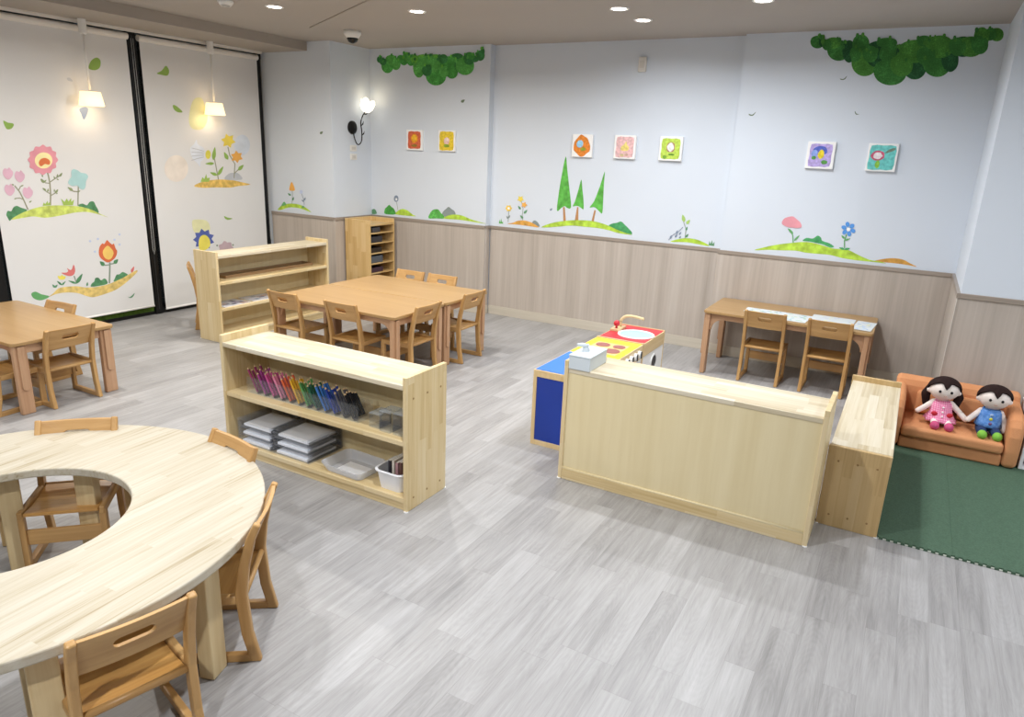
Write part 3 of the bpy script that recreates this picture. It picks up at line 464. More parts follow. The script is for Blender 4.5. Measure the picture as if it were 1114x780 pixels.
('leaf_tuft','s','d1',0,[(-0.305,2.46),(-0.307,2.45),(-0.315,2.449),(-0.323,2.461),(-0.321,2.475),(-0.31,2.476)]),
('leaf_tuft','s','d1',0,[(-0.225,2.438),(-0.226,2.428),(-0.234,2.428),(-0.241,2.439),(-0.239,2.451),(-0.229,2.452)]),
('leaf_tuft','s','d2',0,[(-0.254,2.493),(-0.256,2.483),(-0.263,2.483),(-0.27,2.494),(-0.268,2.506),(-0.258,2.506)]),
('leaf_tuft','s','d1',0,[(-0.151,2.478),(-0.152,2.467),(-0.161,2.466),(-0.169,2.479),(-0.167,2.494),(-0.156,2.494)]),
('leaf_tuft','s','d1',0,[(-0.118,2.502),(-0.119,2.494),(-0.126,2.493),(-0.132,2.503),(-0.131,2.514),(-0.122,2.514)]),
('leaf_tuft','s','d2',0,[(-0.197,2.511),(-0.198,2.5),(-0.207,2.499),(-0.215,2.512),(-0.213,2.526),(-0.202,2.527)]),
('leaf_tuft','s','d1',0,[(-0.13,2.379),(-0.131,2.367),(-0.141,2.366),(-0.149,2.379),(-0.147,2.395),(-0.135,2.396)]),
('leaf_tuft','s','d2',0,[(-0.002,2.4),(-0.003,2.39),(-0.011,2.389),(-0.018,2.401),(-0.016,2.414),(-0.006,2.415)]),
('leaf_tuft','s','d1',0,[(-0.019,2.415),(-0.021,2.402),(-0.032,2.401),(-0.041,2.416),(-0.039,2.433),(-0.025,2.434)]),
('leaf_tuft','s','d2',0,[(0.047,2.421),(0.045,2.411),(0.038,2.411),(0.031,2.421),(0.033,2.434),(0.042,2.434)]),
('leaf_tuft','s','d2',0,[(-0.124,2.497),(-0.126,2.485),(-0.135,2.484),(-0.144,2.497),(-0.141,2.513),(-0.129,2.513)]),
('leaf_tuft','s','d1',0,[(-0.038,2.517),(-0.039,2.505),(-0.049,2.504),(-0.058,2.518),(-0.055,2.534),(-0.043,2.534)]),
('leaf_tuft','s','d1',0,[(0.031,2.493),(0.03,2.483),(0.023,2.482),(0.016,2.493),(0.018,2.506),(0.027,2.506)]),
('leaf_tuft','s','d2',0,[(0.125,2.488),(0.124,2.479),(0.117,2.478),(0.111,2.488),(0.112,2.5),(0.121,2.501)]),
('leaf_tuft','s','d2',0,[(0.188,2.476),(0.187,2.465),(0.178,2.464),(0.17,2.477),(0.172,2.491),(0.183,2.491)]),
('leaf_tuft','s','d2',0,[(0.193,2.468),(0.192,2.458),(0.184,2.458),(0.177,2.469),(0.178,2.482),(0.188,2.482)]),
('leaf_tuft','s','d1',0,[(0.193,2.507),(0.192,2.498),(0.185,2.497),(0.178,2.507),(0.18,2.519),(0.189,2.52)]),
('leaf_tuft','s','d2',0,[(0.149,2.507),(0.148,2.497),(0.141,2.497),(0.134,2.508),(0.135,2.52),(0.145,2.521)]),
('leaf_tuft','s','d2',0,[(-0.442,2.508),(-0.444,2.495),(-0.455,2.495),(-0.464,2.509),(-0.461,2.526),(-0.448,2.526)]),
('leaf_tuft','s','d1',0,[(-0.374,2.519),(-0.376,2.508),(-0.385,2.507),(-0.392,2.519),(-0.39,2.533),(-0.379,2.534)]),
('leaf_tuft','s','d1',0,[(-0.816,2.515),(-0.818,2.503),(-0.828,2.503),(-0.836,2.515),(-0.833,2.53),(-0.821,2.53)]),
('leaf_tuft','s','d1',0,[(-0.819,2.506),(-0.821,2.493),(-0.832,2.492),(-0.842,2.507),(-0.838,2.524),(-0.824,2.524)]),
('leaf_tuft','s','d1',0,[(-0.246,2.399),(-0.248,2.387),(-0.257,2.386),(-0.266,2.399),(-0.263,2.415),(-0.251,2.415)]),
('leaf_tuft','s','d1',0,[(-0.301,2.404),(-0.303,2.392),(-0.312,2.391),(-0.321,2.405),(-0.318,2.42),(-0.306,2.421)]),
('leaf_tuft','s','d1',0,[(-0.094,2.433),(-0.096,2.424),(-0.103,2.423),(-0.109,2.433),(-0.108,2.445),(-0.098,2.446)]),
('leaf_tuft','s','d2',0,[(-0.083,2.418),(-0.084,2.408),(-0.091,2.407),(-0.098,2.418),(-0.096,2.431),(-0.087,2.431)]),
('leaf_tuft','s','d1',0,[(-0.096,2.518),(-0.097,2.51),(-0.103,2.509),(-0.109,2.518),(-0.107,2.528),(-0.1,2.528)]),
('leaf_tuft','s','d1',0,[(-0.125,2.516),(-0.126,2.506),(-0.134,2.506),(-0.14,2.516),(-0.138,2.528),(-0.129,2.529)]),
('leaf_tuft','s','d1',0,[(0.08,2.489),(0.079,2.477),(0.07,2.477),(0.062,2.489),(0.064,2.504),(0.075,2.504)]),
('leaf_tuft','s','d2',0,[(0.026,2.503),(0.025,2.492),(0.016,2.491),(0.008,2.504),(0.01,2.518),(0.021,2.519)]),
('leaf_tuft','s','d2',0,[(-0.509,2.467),(-0.511,2.454),(-0.522,2.453),(-0.531,2.468),(-0.528,2.485),(-0.514,2.485)]),
('leaf_tuft','s','d2',0,[(-0.443,2.435),(-0.445,2.421),(-0.456,2.42),(-0.466,2.436),(-0.463,2.454),(-0.449,2.454)]),
('leaf_tuft','s','d1',0,[(-0.59,2.467),(-0.592,2.458),(-0.599,2.457),(-0.606,2.468),(-0.604,2.479),(-0.594,2.48)]),
('leaf_tuft','s','d1',0,[(-0.556,2.44),(-0.558,2.429),(-0.567,2.428),(-0.574,2.441),(-0.572,2.455),(-0.56,2.456)]),
]),
'hillA1':('A',[
('bush','s','gg',0,[(-5.232,0.912),(-5.208,0.946),(-5.173,0.966),(-5.145,0.954),(-5.137,0.915)]),
('hill','s','lime',0,[(-4.876,0.932),(-4.842,0.968),(-4.782,0.995),(-4.709,0.983),(-4.643,0.946),(-4.598,0.933),(-4.72,0.928)]),
('bush','s','g2',0,[(-5.023,0.928),(-5.016,0.978),(-4.988,1.001),(-4.958,1.025),(-4.925,1.005),(-4.893,0.987),(-4.871,0.936),(-4.944,0.923)]),
('stem','l','stem',0.003,[(-4.857,1.059),(-4.844,1.011),(-4.84,0.98)]),
('flower','s','slate',0,[(-4.83,1.098),(-4.836,1.078),(-4.852,1.064),(-4.871,1.063),(-4.887,1.074),(-4.892,1.094),(-4.886,1.115),(-4.87,1.129),(-4.851,1.13),(-4.836,1.118)]),
('flower_eye','s','white',0,[(-4.846,1.091),(-4.85,1.08),(-4.859,1.076),(-4.868,1.079),(-4.872,1.089),(-4.868,1.099),(-4.859,1.103),(-4.849,1.1)]),
]),
'hillA2':('A',[
('boulder','s','slategrn',0,[(-4.26,0.961),(-4.254,1.003),(-4.214,1.037),(-4.183,1.06),(-4.148,1.041),(-4.111,1.023),(-4.096,0.985),(-4.167,0.96)]),
('bush','s','g1',0,[(-4.434,0.925),(-4.418,0.974),(-4.386,1.01),(-4.351,1.023),(-4.309,1.023),(-4.281,0.993),(-4.246,0.97),(-4.233,0.938),(-4.333,0.93)]),
('hill','s','lime',0,[(-4.239,0.937),(-4.188,0.972),(-4.106,0.988),(-4.015,0.985),(-3.905,0.956),(-3.805,0.939),(-3.723,0.927),(-3.884,0.933),(-4.044,0.94)]),
]),
'hillB1':('B',[
('hill','s','orange',0,[(-3.525,0.938),(-3.46,0.955),(-3.414,0.975),(-3.349,0.986),(-3.275,0.978),(-3.219,0.959),(-3.172,0.932),(-3.282,0.936),(-3.412,0.939)]),
('bush','s','slategrn',0,[(-3.247,0.972),(-3.227,0.995),(-3.193,0.985),(-3.164,0.952),(-3.172,0.939),(-3.219,0.959)]),
('grass','p','g1',0,[(-3.625,0.933),(-3.617,0.974),(-3.608,0.942),(-3.6,0.987),(-3.59,0.942),(-3.58,0.961),(-3.575,0.934)]),
('stem','l','stem',0.003,[(-3.516,1.071),(-3.516,1.023),(-3.517,0.958)]),
('stem','l','stem',0.003,[(-3.377,1.169),(-3.355,1.099),(-3.361,1.035),(-3.353,0.988)]),
('leaf','s','slategrn',0,[(-3.518,0.987),(-3.516,0.999),(-3.525,1.007),(-3.538,1.013),(-3.537,1.001),(-3.532,0.99)]),
('leaf','s','slategrn',0,[(-3.518,0.994),(-3.504,0.999),(-3.499,1.011),(-3.499,1.024),(-3.512,1.016),(-3.521,1.006)]),
('leaf','s','gg',0,[(-3.382,1.089),(-3.382,1.105),(-3.394,1.115),(-3.412,1.122),(-3.408,1.106),(-3.401,1.092)]),
('leaf','s','gg',0,[(-3.35,1.004),(-3.352,1.02),(-3.366,1.028),(-3.385,1.033),(-3.379,1.017),(-3.369,1.005)]),
('leaf','s','gg',0,[(-3.343,1.052),(-3.323,1.057),(-3.313,1.071),(-3.308,1.09),(-3.328,1.082),(-3.343,1.07)]),
('flower','s','yellow',0,[(-3.479,1.093),(-3.485,1.085),(-3.492,1.08),(-3.493,1.072),(-3.497,1.064),(-3.507,1.064),(-3.516,1.066),(-3.524,1.062),(-3.535,1.061),(-3.539,1.069),(-3.541,1.076),(-3.549,1.081),(-3.555,1.088),(-3.549,1.095),(-3.542,1.101),(-3.541,1.109),(-3.537,1.117),(-3.527,1.117),(-3.518,1.115),(-3.51,1.118),(-3.499,1.119),(-3.494,1.112),(-3.493,1.104),(-3.485,1.1)]),
('flower','p','yellow2',0,[(-3.348,1.181),(-3.373,1.174),(-3.385,1.154),(-3.399,1.172),(-3.425,1.175),(-3.409,1.193),(-3.413,1.215),(-3.388,1.208),(-3.365,1.218),(-3.366,1.196)]),
('flower','p','orange2',0,[(-3.307,1.136),(-3.328,1.126),(-3.335,1.106),(-3.351,1.12),(-3.375,1.118),(-3.364,1.137),(-3.372,1.155),(-3.349,1.153),(-3.331,1.166),(-3.327,1.146)]),
('flower_eye','s','white',0,[(-3.504,1.091),(-3.507,1.083),(-3.516,1.079),(-3.526,1.082),(-3.53,1.089),(-3.527,1.098),(-3.517,1.102),(-3.508,1.099)]),
]),
'trees':('B',[
('trunk','p','brown',0,[(-2.926,1.145),(-2.907,1.146),(-2.886,1.015),(-2.913,1.013)]),
('tree_crown','s','tree',0,[(-2.928,1.608),(-2.904,1.487),(-2.87,1.316),(-2.841,1.151),(-2.88,1.14),(-2.908,1.154),(-2.943,1.135),(-2.987,1.106),(-2.979,1.262),(-2.958,1.438)]),
('trunk','p','brown',0,[(-2.78,1.155),(-2.766,1.156),(-2.757,1.029),(-2.794,1.029)]),
('tree_crown','s','tree',0,[(-2.755,1.409),(-2.738,1.324),(-2.72,1.231),(-2.712,1.143),(-2.737,1.15),(-2.765,1.164),(-2.795,1.165),(-2.825,1.16),(-2.804,1.209),(-2.775,1.322)]),
('trunk','p','brown',0,[(-2.603,1.141),(-2.587,1.139),(-2.601,1.036),(-2.623,1.038)]),
('tree_crown','s','tree',0,[(-2.528,1.493),(-2.527,1.398),(-2.523,1.26),(-2.521,1.122),(-2.552,1.132),(-2.589,1.161),(-2.615,1.167),(-2.652,1.163),(-2.611,1.222),(-2.562,1.366)]),
('bush','s','tree2',0,[(-2.446,1.007),(-2.415,1.033),(-2.373,1.043),(-2.332,1.059),(-2.296,1.035),(-2.251,1.0),(-2.219,0.971),(-2.23,0.952),(-2.342,0.976)]),
('hill','s','lime',0,[(-3.145,0.935),(-3.053,0.98),(-2.926,1.013),(-2.764,1.036),(-2.605,1.039),(-2.482,1.019),(-2.376,0.986),(-2.29,0.962),(-2.213,0.949),(-2.339,0.951),(-2.443,0.97),(-2.548,0.98),(-2.689,0.981),(-2.832,0.979),(-2.977,0.956)]),
]),
'hillB2':('B',[
('hill','s','lime',0,[(-1.854,0.92),(-1.786,0.95),(-1.71,0.966),(-1.618,0.961),(-1.539,0.936),(-1.51,0.916),(-1.598,0.922),(-1.706,0.93)]),
('grass','p','gg',0,[(-1.515,0.922),(-1.512,0.961),(-1.499,0.935),(-1.491,0.97),(-1.48,0.937),(-1.467,0.958),(-1.466,0.921)]),
('stem','l','stem',0.003,[(-1.761,1.117),(-1.727,1.045),(-1.726,0.963)]),
('stem','l','slate',0.003,[(-1.871,0.934),(-1.837,0.983),(-1.793,1.01),(-1.755,1.058)]),
('leaf','s','leafg',0,[(-1.749,1.103),(-1.74,1.126),(-1.751,1.146),(-1.77,1.164),(-1.774,1.14),(-1.77,1.117)]),
('leaf','s','leafg',0,[(-1.727,1.087),(-1.708,1.091),(-1.702,1.106),(-1.701,1.125),(-1.718,1.118),(-1.73,1.106)]),
('leaf','s','gg',0,[(-1.723,0.971),(-1.708,0.975),(-1.702,0.987),(-1.699,1.003),(-1.714,0.996),(-1.724,0.986)]),
('leaf','s','gg',0,[(-1.727,1.031),(-1.716,1.038),(-1.714,1.051),(-1.717,1.064),(-1.727,1.054),(-1.732,1.043)]),
('leaf','s','slate',0,[(-1.857,0.946),(-1.846,0.955),(-1.845,0.967),(-1.849,0.98),(-1.858,0.97),(-1.863,0.958)]),
('leaf','s','slate',0,[(-1.816,0.962),(-1.802,0.967),(-1.798,0.98),(-1.797,0.994),(-1.81,0.986),(-1.818,0.976)]),
('leaf','s','slate',0,[(-1.783,0.988),(-1.771,0.992),(-1.766,1.002),(-1.765,1.015),(-1.777,1.009),(-1.784,1.0)]),
('leaf','s','slate',0,[(-1.807,0.993),(-1.796,1.001),(-1.795,1.014),(-1.798,1.027),(-1.807,1.017),(-1.813,1.006)]),
('leaf','s','slate',0,[(-1.78,0.959),(-1.769,0.961),(-1.764,0.969),(-1.762,0.979),(-1.772,0.975),(-1.779,0.97)]),
]),
'leafB':('B',[
('leaf','s','slate',0,[(-3.061,1.102),(-3.046,1.103),(-3.04,1.112),(-3.038,1.125),(-3.052,1.122),(-3.062,1.115)]),
]),
'hillC':('C',[
('hill','s','orange',0,[(-0.221,0.936),(-0.17,0.957),(-0.098,0.973),(-0.029,0.969),(0.022,0.947),(0.073,0.925),(0.014,0.932),(-0.081,0.936),(-0.156,0.935)]),
('vine','s','tree2',0,[(-0.754,1.041),(-0.728,1.067),(-0.681,1.066),(-0.65,1.092),(-0.622,1.077),(-0.61,1.055),(-0.556,1.041),(-0.518,1.018),(-0.545,1.008),(-0.594,1.025),(-0.653,1.034),(-0.7,1.04)]),
('hill','s','lime',0,[(-1.117,0.929),(-1.039,0.961),(-0.945,0.991),(-0.839,1.016),(-0.723,1.035),(-0.628,1.025),(-0.533,1.004),(-0.465,1.004),(-0.408,1.001),(-0.337,0.972),(-0.255,0.944),(-0.189,0.939),(-0.133,0.928),(-0.22,0.93),(-0.33,0.93),(-0.443,0.936),(-0.536,0.951),(-0.628,0.95),(-0.722,0.95),(-0.795,0.958),(-0.915,0.949),(-1.012,0.943)]),
('stem','l','leafg2',0.004,[(-0.865,1.124),(-0.834,1.077),(-0.822,1.018)]),
('leaf','s','leafg2',0,[(-0.833,1.09),(-0.842,1.109),(-0.859,1.121),(-0.88,1.129),(-0.868,1.11),(-0.853,1.094)]),
('leaf','s','leafg2',0,[(-0.818,1.035),(-0.801,1.045),(-0.79,1.063),(-0.783,1.084),(-0.799,1.071),(-0.813,1.055)]),
('flower','s','pink',0,[(-0.93,1.162),(-0.92,1.201),(-0.887,1.219),(-0.852,1.225),(-0.826,1.208),(-0.792,1.183),(-0.778,1.147),(-0.815,1.137),(-0.851,1.138),(-0.887,1.14)]),
('stem','l','leafg2',0.004,[(-0.444,1.119),(-0.451,1.07),(-0.442,1.014)]),
('leaf','s','leafg2',0,[(-0.453,1.088),(-0.457,1.101),(-0.467,1.107),(-0.479,1.11),(-0.474,1.097),(-0.466,1.088)]),
('leaf','s','leafg2',0,[(-0.448,1.074),(-0.434,1.073),(-0.422,1.081),(-0.412,1.092),(-0.427,1.09),(-0.44,1.086)]),
('leaf','s','tree2',0,[(-0.44,1.004),(-0.451,1.016),(-0.465,1.017),(-0.48,1.015),(-0.467,1.004),(-0.453,0.999)]),
('leaf','s','tree2',0,[(-0.44,1.004),(-0.425,1.0),(-0.413,1.006),(-0.402,1.018),(-0.418,1.019),(-0.432,1.016)]),
('petal','s','blue',0,[(-0.42,1.107),(-0.429,1.109),(-0.437,1.117),(-0.441,1.129),(-0.439,1.141),(-0.433,1.147),(-0.423,1.145),(-0.415,1.137),(-0.411,1.125),(-0.413,1.114)]),
('petal','s','blue',0,[(-0.472,1.122),(-0.476,1.132),(-0.474,1.143),(-0.466,1.152),(-0.456,1.155),(-0.447,1.151),(-0.443,1.142),(-0.445,1.131),(-0.452,1.122),(-0.463,1.119)]),
('petal','s','blue',0,[(-0.489,1.177),(-0.484,1.184),(-0.474,1.187),(-0.462,1.184),(-0.454,1.176),(-0.452,1.166),(-0.457,1.158),(-0.467,1.155),(-0.479,1.159),(-0.487,1.167)]),
('petal','s','blue',0,[(-0.455,1.216),(-0.446,1.214),(-0.438,1.206),(-0.434,1.194),(-0.436,1.183),(-0.442,1.177),(-0.452,1.178),(-0.46,1.187),(-0.464,1.199),(-0.462,1.21)]),
('petal','s','blue',0,[(-0.404,1.201),(-0.4,1.191),(-0.402,1.18),(-0.409,1.172),(-0.419,1.169),(-0.428,1.172),(-0.432,1.182),(-0.43,1.193),(-0.423,1.201),(-0.413,1.204)]),
('petal','s','blue',0,[(-0.386,1.147),(-0.391,1.139),(-0.401,1.136),(-0.413,1.14),(-0.421,1.148),(-0.423,1.158),(-0.418,1.165),(-0.408,1.168),(-0.397,1.165),(-0.388,1.156)]),
('flower_eye','s','white',0,[(-0.425,1.159),(-0.427,1.15),(-0.435,1.145),(-0.444,1.148),(-0.449,1.157),(-0.447,1.167),(-0.439,1.171),(-0.43,1.168)]),
]),
'leafC1':('C',[
('leaf','s','olive',0,[(-0.673,2.252),(-0.646,2.25),(-0.626,2.272),(-0.635,2.248),(-0.658,2.242)]),
]),
'leafC2':('C',[
('leaf','s','olive',0,[(-0.532,2.025),(-0.518,2.006),(-0.498,2.004),(-0.517,1.999),(-0.529,2.009)]),
]),
'leafC3':('C',[
('leaf','s','olive',0,[(-1.302,1.997),(-1.274,1.99),(-1.247,2.013),(-1.266,1.983),(-1.293,1.984)]),
]),
'leafA':('A',[
('leaf','s','olive',0,[(-4.053,2.072),(-4.031,2.068),(-4.018,2.078),(-4.01,2.095),(-4.032,2.095),(-4.05,2.089)]),
]),
'leafP':('P',[
('leaf','s','olive',0,[(-5.364,1.723),(-5.341,1.721),(-5.329,1.732),(-5.322,1.747),(-5.344,1.745),(-5.362,1.739)]),
]),
'hillP':('P',[
('hill','s','lime',0,[(-6.022,0.922),(-5.972,0.965),(-5.886,0.993),(-5.794,1.004),(-5.685,0.999),(-5.597,0.973),(-5.529,0.933),(-5.626,0.952),(-5.724,0.964),(-5.852,0.959),(-5.966,0.926)]),
('grass','s','leafg2',0,[(-5.963,0.966),(-5.942,0.997),(-5.918,1.015),(-5.9,1.005),(-5.891,0.984)]),
('grass','s','leafg2',0,[(-5.666,0.968),(-5.641,0.993),(-5.622,0.976)]),
('stem','l','stem',0.003,[(-5.788,1.139),(-5.789,1.075),(-5.801,1.003)]),
('stem','l','slate',0.003,[(-5.656,1.122),(-5.628,1.06),(-5.621,1.003)]),
('leaf','s','gg',0,[(-5.81,1.087),(-5.816,1.101),(-5.834,1.106),(-5.856,1.107),(-5.847,1.093),(-5.832,1.084)]),
('leaf','s','gg',0,[(-5.792,1.036),(-5.773,1.045),(-5.769,1.059),(-5.771,1.074),(-5.787,1.062),(-5.798,1.05)]),
('leaf','s','slate',0,[(-5.626,1.035),(-5.628,1.046),(-5.641,1.051),(-5.657,1.053),(-5.652,1.042),(-5.642,1.034)]),
('leaf','s','slate',0,[(-5.622,1.048),(-5.604,1.055),(-5.599,1.067),(-5.598,1.081),(-5.614,1.072),(-5.625,1.061)]),
('flower','s','orange2',0,[(-5.83,1.143),(-5.818,1.189),(-5.793,1.228),(-5.77,1.204),(-5.748,1.148),(-5.789,1.137)]),
('flower','s','paleblue',0,[(-5.636,1.136),(-5.643,1.122),(-5.66,1.115),(-5.676,1.12),(-5.682,1.133),(-5.675,1.147),(-5.658,1.154),(-5.642,1.149)]),
]),
'bl1':('L',[
('bush','s','dkgreen',0,[(2.885,1.005),(2.9,1.034),(2.923,1.029),(2.943,1.058),(2.969,1.069),(2.995,1.055),(3.041,1.031),(2.98,1.004),(2.927,0.977),(2.902,0.957),(2.892,0.979)]),
('bush','s','dkgreen',0,[(3.439,1.048),(3.478,1.065),(3.514,1.05),(3.541,1.076),(3.575,1.078),(3.59,1.042),(3.605,1.008),(3.603,0.981),(3.528,1.012)]),
('hill','s','limey',0,[(2.914,0.966),(2.98,1.004),(3.05,1.031),(3.137,1.053),(3.241,1.06),(3.348,1.054),(3.456,1.041),(3.547,1.011),(3.62,0.971),(3.685,0.938),(3.6,0.97),(3.507,0.994),(3.413,0.994),(3.338,0.984),(3.247,0.971),(3.159,0.966),(3.076,0.981),(2.992,0.973)]),
('stem','l','stem2',0.006,[(3.232,1.336),(3.238,1.283),(3.24,1.239),(3.234,1.151),(3.22,1.063)]),
('stem','l','stem2',0.004,[(3.241,1.244),(3.289,1.274),(3.342,1.304)]),
('stem','l','stem2',0.004,[(3.24,1.235),(3.206,1.24),(3.181,1.271)]),
('stem','l','stem2',0.004,[(3.232,1.138),(3.273,1.159),(3.294,1.185)]),
('stem','l','stem2',0.004,[(3.234,1.151),(3.205,1.17),(3.183,1.197)]),
('stem','l','stem2',0.005,[(2.976,1.223),(3.005,1.175),(3.025,1.114),(3.046,1.035)]),
('stem','l','stem2',0.004,[(2.998,1.184),(3.019,1.218)]),
('stem','l','stem2',0.004,[(3.025,1.116),(2.998,1.128),(2.965,1.125)]),
('stem','l','stem2',0.005,[(3.467,1.226),(3.453,1.144),(3.439,1.048)]),
('stem','l','stem2',0.005,[(3.456,1.163),(3.418,1.168),(3.377,1.201)]),
('leaf','s','olive2',0,[(3.284,1.269),(3.288,1.278),(3.284,1.285),(3.278,1.292),(3.276,1.282),(3.277,1.274)]),
('leaf','s','olive2',0,[(3.303,1.278),(3.312,1.286),(3.314,1.297),(3.311,1.309),(3.303,1.299),(3.298,1.288)]),
('leaf','s','olive2',0,[(3.321,1.287),(3.336,1.291),(3.344,1.303),(3.348,1.318),(3.334,1.311),(3.323,1.301)]),
('leaf','s','olive2',0,[(3.297,1.269),(3.299,1.262),(3.306,1.26),(3.313,1.26),(3.31,1.267),(3.305,1.271)]),
('leaf','s','olive2',0,[(3.197,1.24),(3.198,1.257),(3.187,1.266),(3.172,1.271),(3.175,1.255),(3.182,1.242)]),
('leaf','s','olive2',0,[(3.194,1.244),(3.204,1.244),(3.212,1.252),(3.218,1.262),(3.207,1.26),(3.198,1.255)]),
('leaf','s','olive2',0,[(3.191,1.284),(3.196,1.291),(3.194,1.299),(3.19,1.305),(3.186,1.297),(3.185,1.289)]),
('leaf','s','olive2',0,[(3.202,1.179),(3.201,1.191),(3.191,1.198),(3.179,1.201),(3.182,1.189),(3.189,1.179)]),
('leaf','s','olive2',0,[(3.213,1.169),(3.222,1.176),(3.223,1.186),(3.221,1.196),(3.214,1.187),(3.21,1.178)]),
('leaf','s','olive2',0,[(3.268,1.159),(3.283,1.16),(3.292,1.171),(3.298,1.185),(3.284,1.181),(3.272,1.173)]),
('leaf','s','olive2',0,[(3.265,1.168),(3.271,1.174),(3.271,1.182),(3.268,1.19),(3.263,1.182),(3.261,1.175)]),
('leaf','s','olive2',0,[(3.276,1.15),(3.282,1.149),(3.287,1.153),(3.29,1.158),(3.284,1.158),(3.279,1.156)]),
('leaf','s','olive2',0,[(3.019,1.216),(3.027,1.214),(3.034,1.218),(3.041,1.226),(3.032,1.226),(3.024,1.224)]),
('leaf','s','olive2',0,[(2.972,1.227),(2.969,1.234),(2.962,1.235),(2.953,1.234),(2.958,1.228),(2.964,1.224)]),
('leaf','s','olive2',0,[(2.973,1.125),(2.968,1.128),(2.962,1.126),(2.957,1.121),(2.963,1.119),(2.969,1.12)]),
('leaf','s','olive2',0,[(3.062,1.091),(3.071,1.09),(3.078,1.096),(3.083,1.104),(3.074,1.103),(3.066,1.1)]),
('leaf','s','olive2',0,[(3.454,1.163),(3.462,1.16),(3.469,1.165),(3.475,1.171),(3.467,1.172),(3.459,1.17)]),
('leaf','s','olive2',0,[(3.414,1.173),(3.41,1.191),(3.395,1.198),(3.377,1.201),(3.384,1.184),(3.395,1.172)]),
('grass','p','leafy',0,[(3.159,1.061),(3.171,1.087),(3.181,1.073),(3.203,1.099),(3.202,1.077),(3.219,1.089),(3.22,1.063)]),
('grass','p','leafy',0,[(3.321,1.058),(3.309,1.113),(3.334,1.085),(3.355,1.111),(3.366,1.088),(3.392,1.114),(3.388,1.083),(3.413,1.1),(3.398,1.055)]),
('flower','s','mauve',0,[(2.909,1.333),(2.924,1.353),(2.943,1.347),(2.956,1.36),(2.969,1.341),(2.979,1.324),(2.97,1.295),(2.943,1.27),(2.921,1.278),(2.907,1.304)]),
('flower','s','mauve',0,[(2.989,1.311),(3.004,1.332),(3.023,1.325),(3.037,1.339),(3.05,1.319),(3.06,1.302),(3.052,1.273),(3.024,1.247),(3.001,1.256),(2.987,1.282)]),
('flower','s','mauve',0,[(2.903,1.212),(2.918,1.232),(2.936,1.225),(2.95,1.238),(2.963,1.219),(2.973,1.202),(2.964,1.172),(2.937,1.147),(2.914,1.157),(2.901,1.182)]),
('flower','s','mauve',0,[(3.029,1.187),(3.044,1.208),(3.063,1.201),(3.078,1.215),(3.091,1.194),(3.101,1.177),(3.093,1.147),(3.064,1.122),(3.041,1.131),(3.027,1.157)]),
('flower','s','rose',0,[(3.329,1.419),(3.319,1.404),(3.307,1.392),(3.307,1.376),(3.305,1.359),(3.289,1.351),(3.274,1.345),(3.266,1.33),(3.255,1.316),(3.239,1.316),(3.224,1.318),(3.21,1.308),(3.195,1.3),(3.182,1.308),(3.171,1.318),(3.156,1.316),(3.14,1.316),(3.134,1.33),(3.13,1.345),(3.117,1.351),(3.105,1.359),(3.107,1.375),(3.111,1.391),(3.104,1.403),(3.098,1.417),(3.108,1.431),(3.119,1.443),(3.119,1.459),(3.121,1.475),(3.136,1.483),(3.151,1.489),(3.159,1.504),(3.169,1.518),(3.185,1.518),(3.2,1.517),(3.213,1.526),(3.228,1.535),(3.241,1.527),(3.252,1.518),(3.268,1.52),(3.284,1.521),(3.291,1.507),(3.295,1.492),(3.308,1.486),(3.321,1.478),(3.319,1.462),(3.315,1.446),(3.323,1.433)]),
('flower_eye','s','cream',0,[(3.283,1.414),(3.273,1.387),(3.251,1.365),(3.222,1.353),(3.193,1.353),(3.168,1.365),(3.153,1.386),(3.15,1.413),(3.161,1.44),(3.182,1.461),(3.21,1.474),(3.239,1.474),(3.265,1.463),(3.28,1.441)]),
('flower_mouth','s','redor',0,[(3.177,1.396),(3.194,1.422),(3.225,1.433),(3.253,1.424),(3.265,1.401),(3.252,1.381),(3.222,1.386),(3.194,1.369),(3.181,1.375)]),
('flower','s','teal',0,[(3.421,1.326),(3.442,1.346),(3.477,1.335),(3.498,1.317),(3.539,1.309),(3.554,1.284),(3.532,1.248),(3.523,1.207),(3.503,1.18),(3.471,1.19),(3.456,1.213),(3.414,1.211),(3.383,1.232),(3.394,1.259),(3.417,1.286)]),
]),
'bl2':('L',[
('bush','s','dkgreen',0,[(3.458,0.358),(3.472,0.386),(3.492,0.396),(3.506,0.426),(3.536,0.424),(3.553,0.4),(3.584,0.413),(3.604,0.393),(3.603,0.361),(3.527,0.354)]),
('bush','s','dkgreen',0,[(3.666,0.372),(3.68,0.403),(3.699,0.431),(3.725,0.432),(3.754,0.448),(3.784,0.435),(3.802,0.412),(3.736,0.39)]),
('hill','s','ochre',0,[(3.104,0.322),(3.148,0.351),(3.188,0.381),(3.244,0.386),(3.336,0.379),(3.41,0.358),(3.486,0.349),(3.587,0.353),(3.671,0.371),(3.758,0.397),(3.825,0.425),(3.888,0.448),(3.897,0.434),(3.843,0.391),(3.762,0.34),(3.672,0.297),(3.577,0.276),(3.475,0.263),(3.418,0.278),(3.355,0.312),(3.292,0.331),(3.219,0.34),(3.155,0.336)]),
('leaf','s','leafg2',0,[(2.974,0.368),(3.008,0.381),(3.051,0.352),(3.109,0.327),(3.071,0.308),(3.027,0.306),(2.987,0.329)]),
('stem','l','stem',0.007,[(3.652,0.547),(3.636,0.439),(3.624,0.365)]),
('stem','l','stem',0.005,[(3.647,0.527),(3.609,0.527),(3.581,0.545)]),
('stem','l','stem',0.005,[(3.65,0.532),(3.681,0.533),(3.708,0.545)]),
('leaf','s','dkgreen',0,[(3.599,0.525),(3.602,0.549),(3.586,0.56),(3.564,0.566),(3.566,0.544),(3.575,0.526)]),
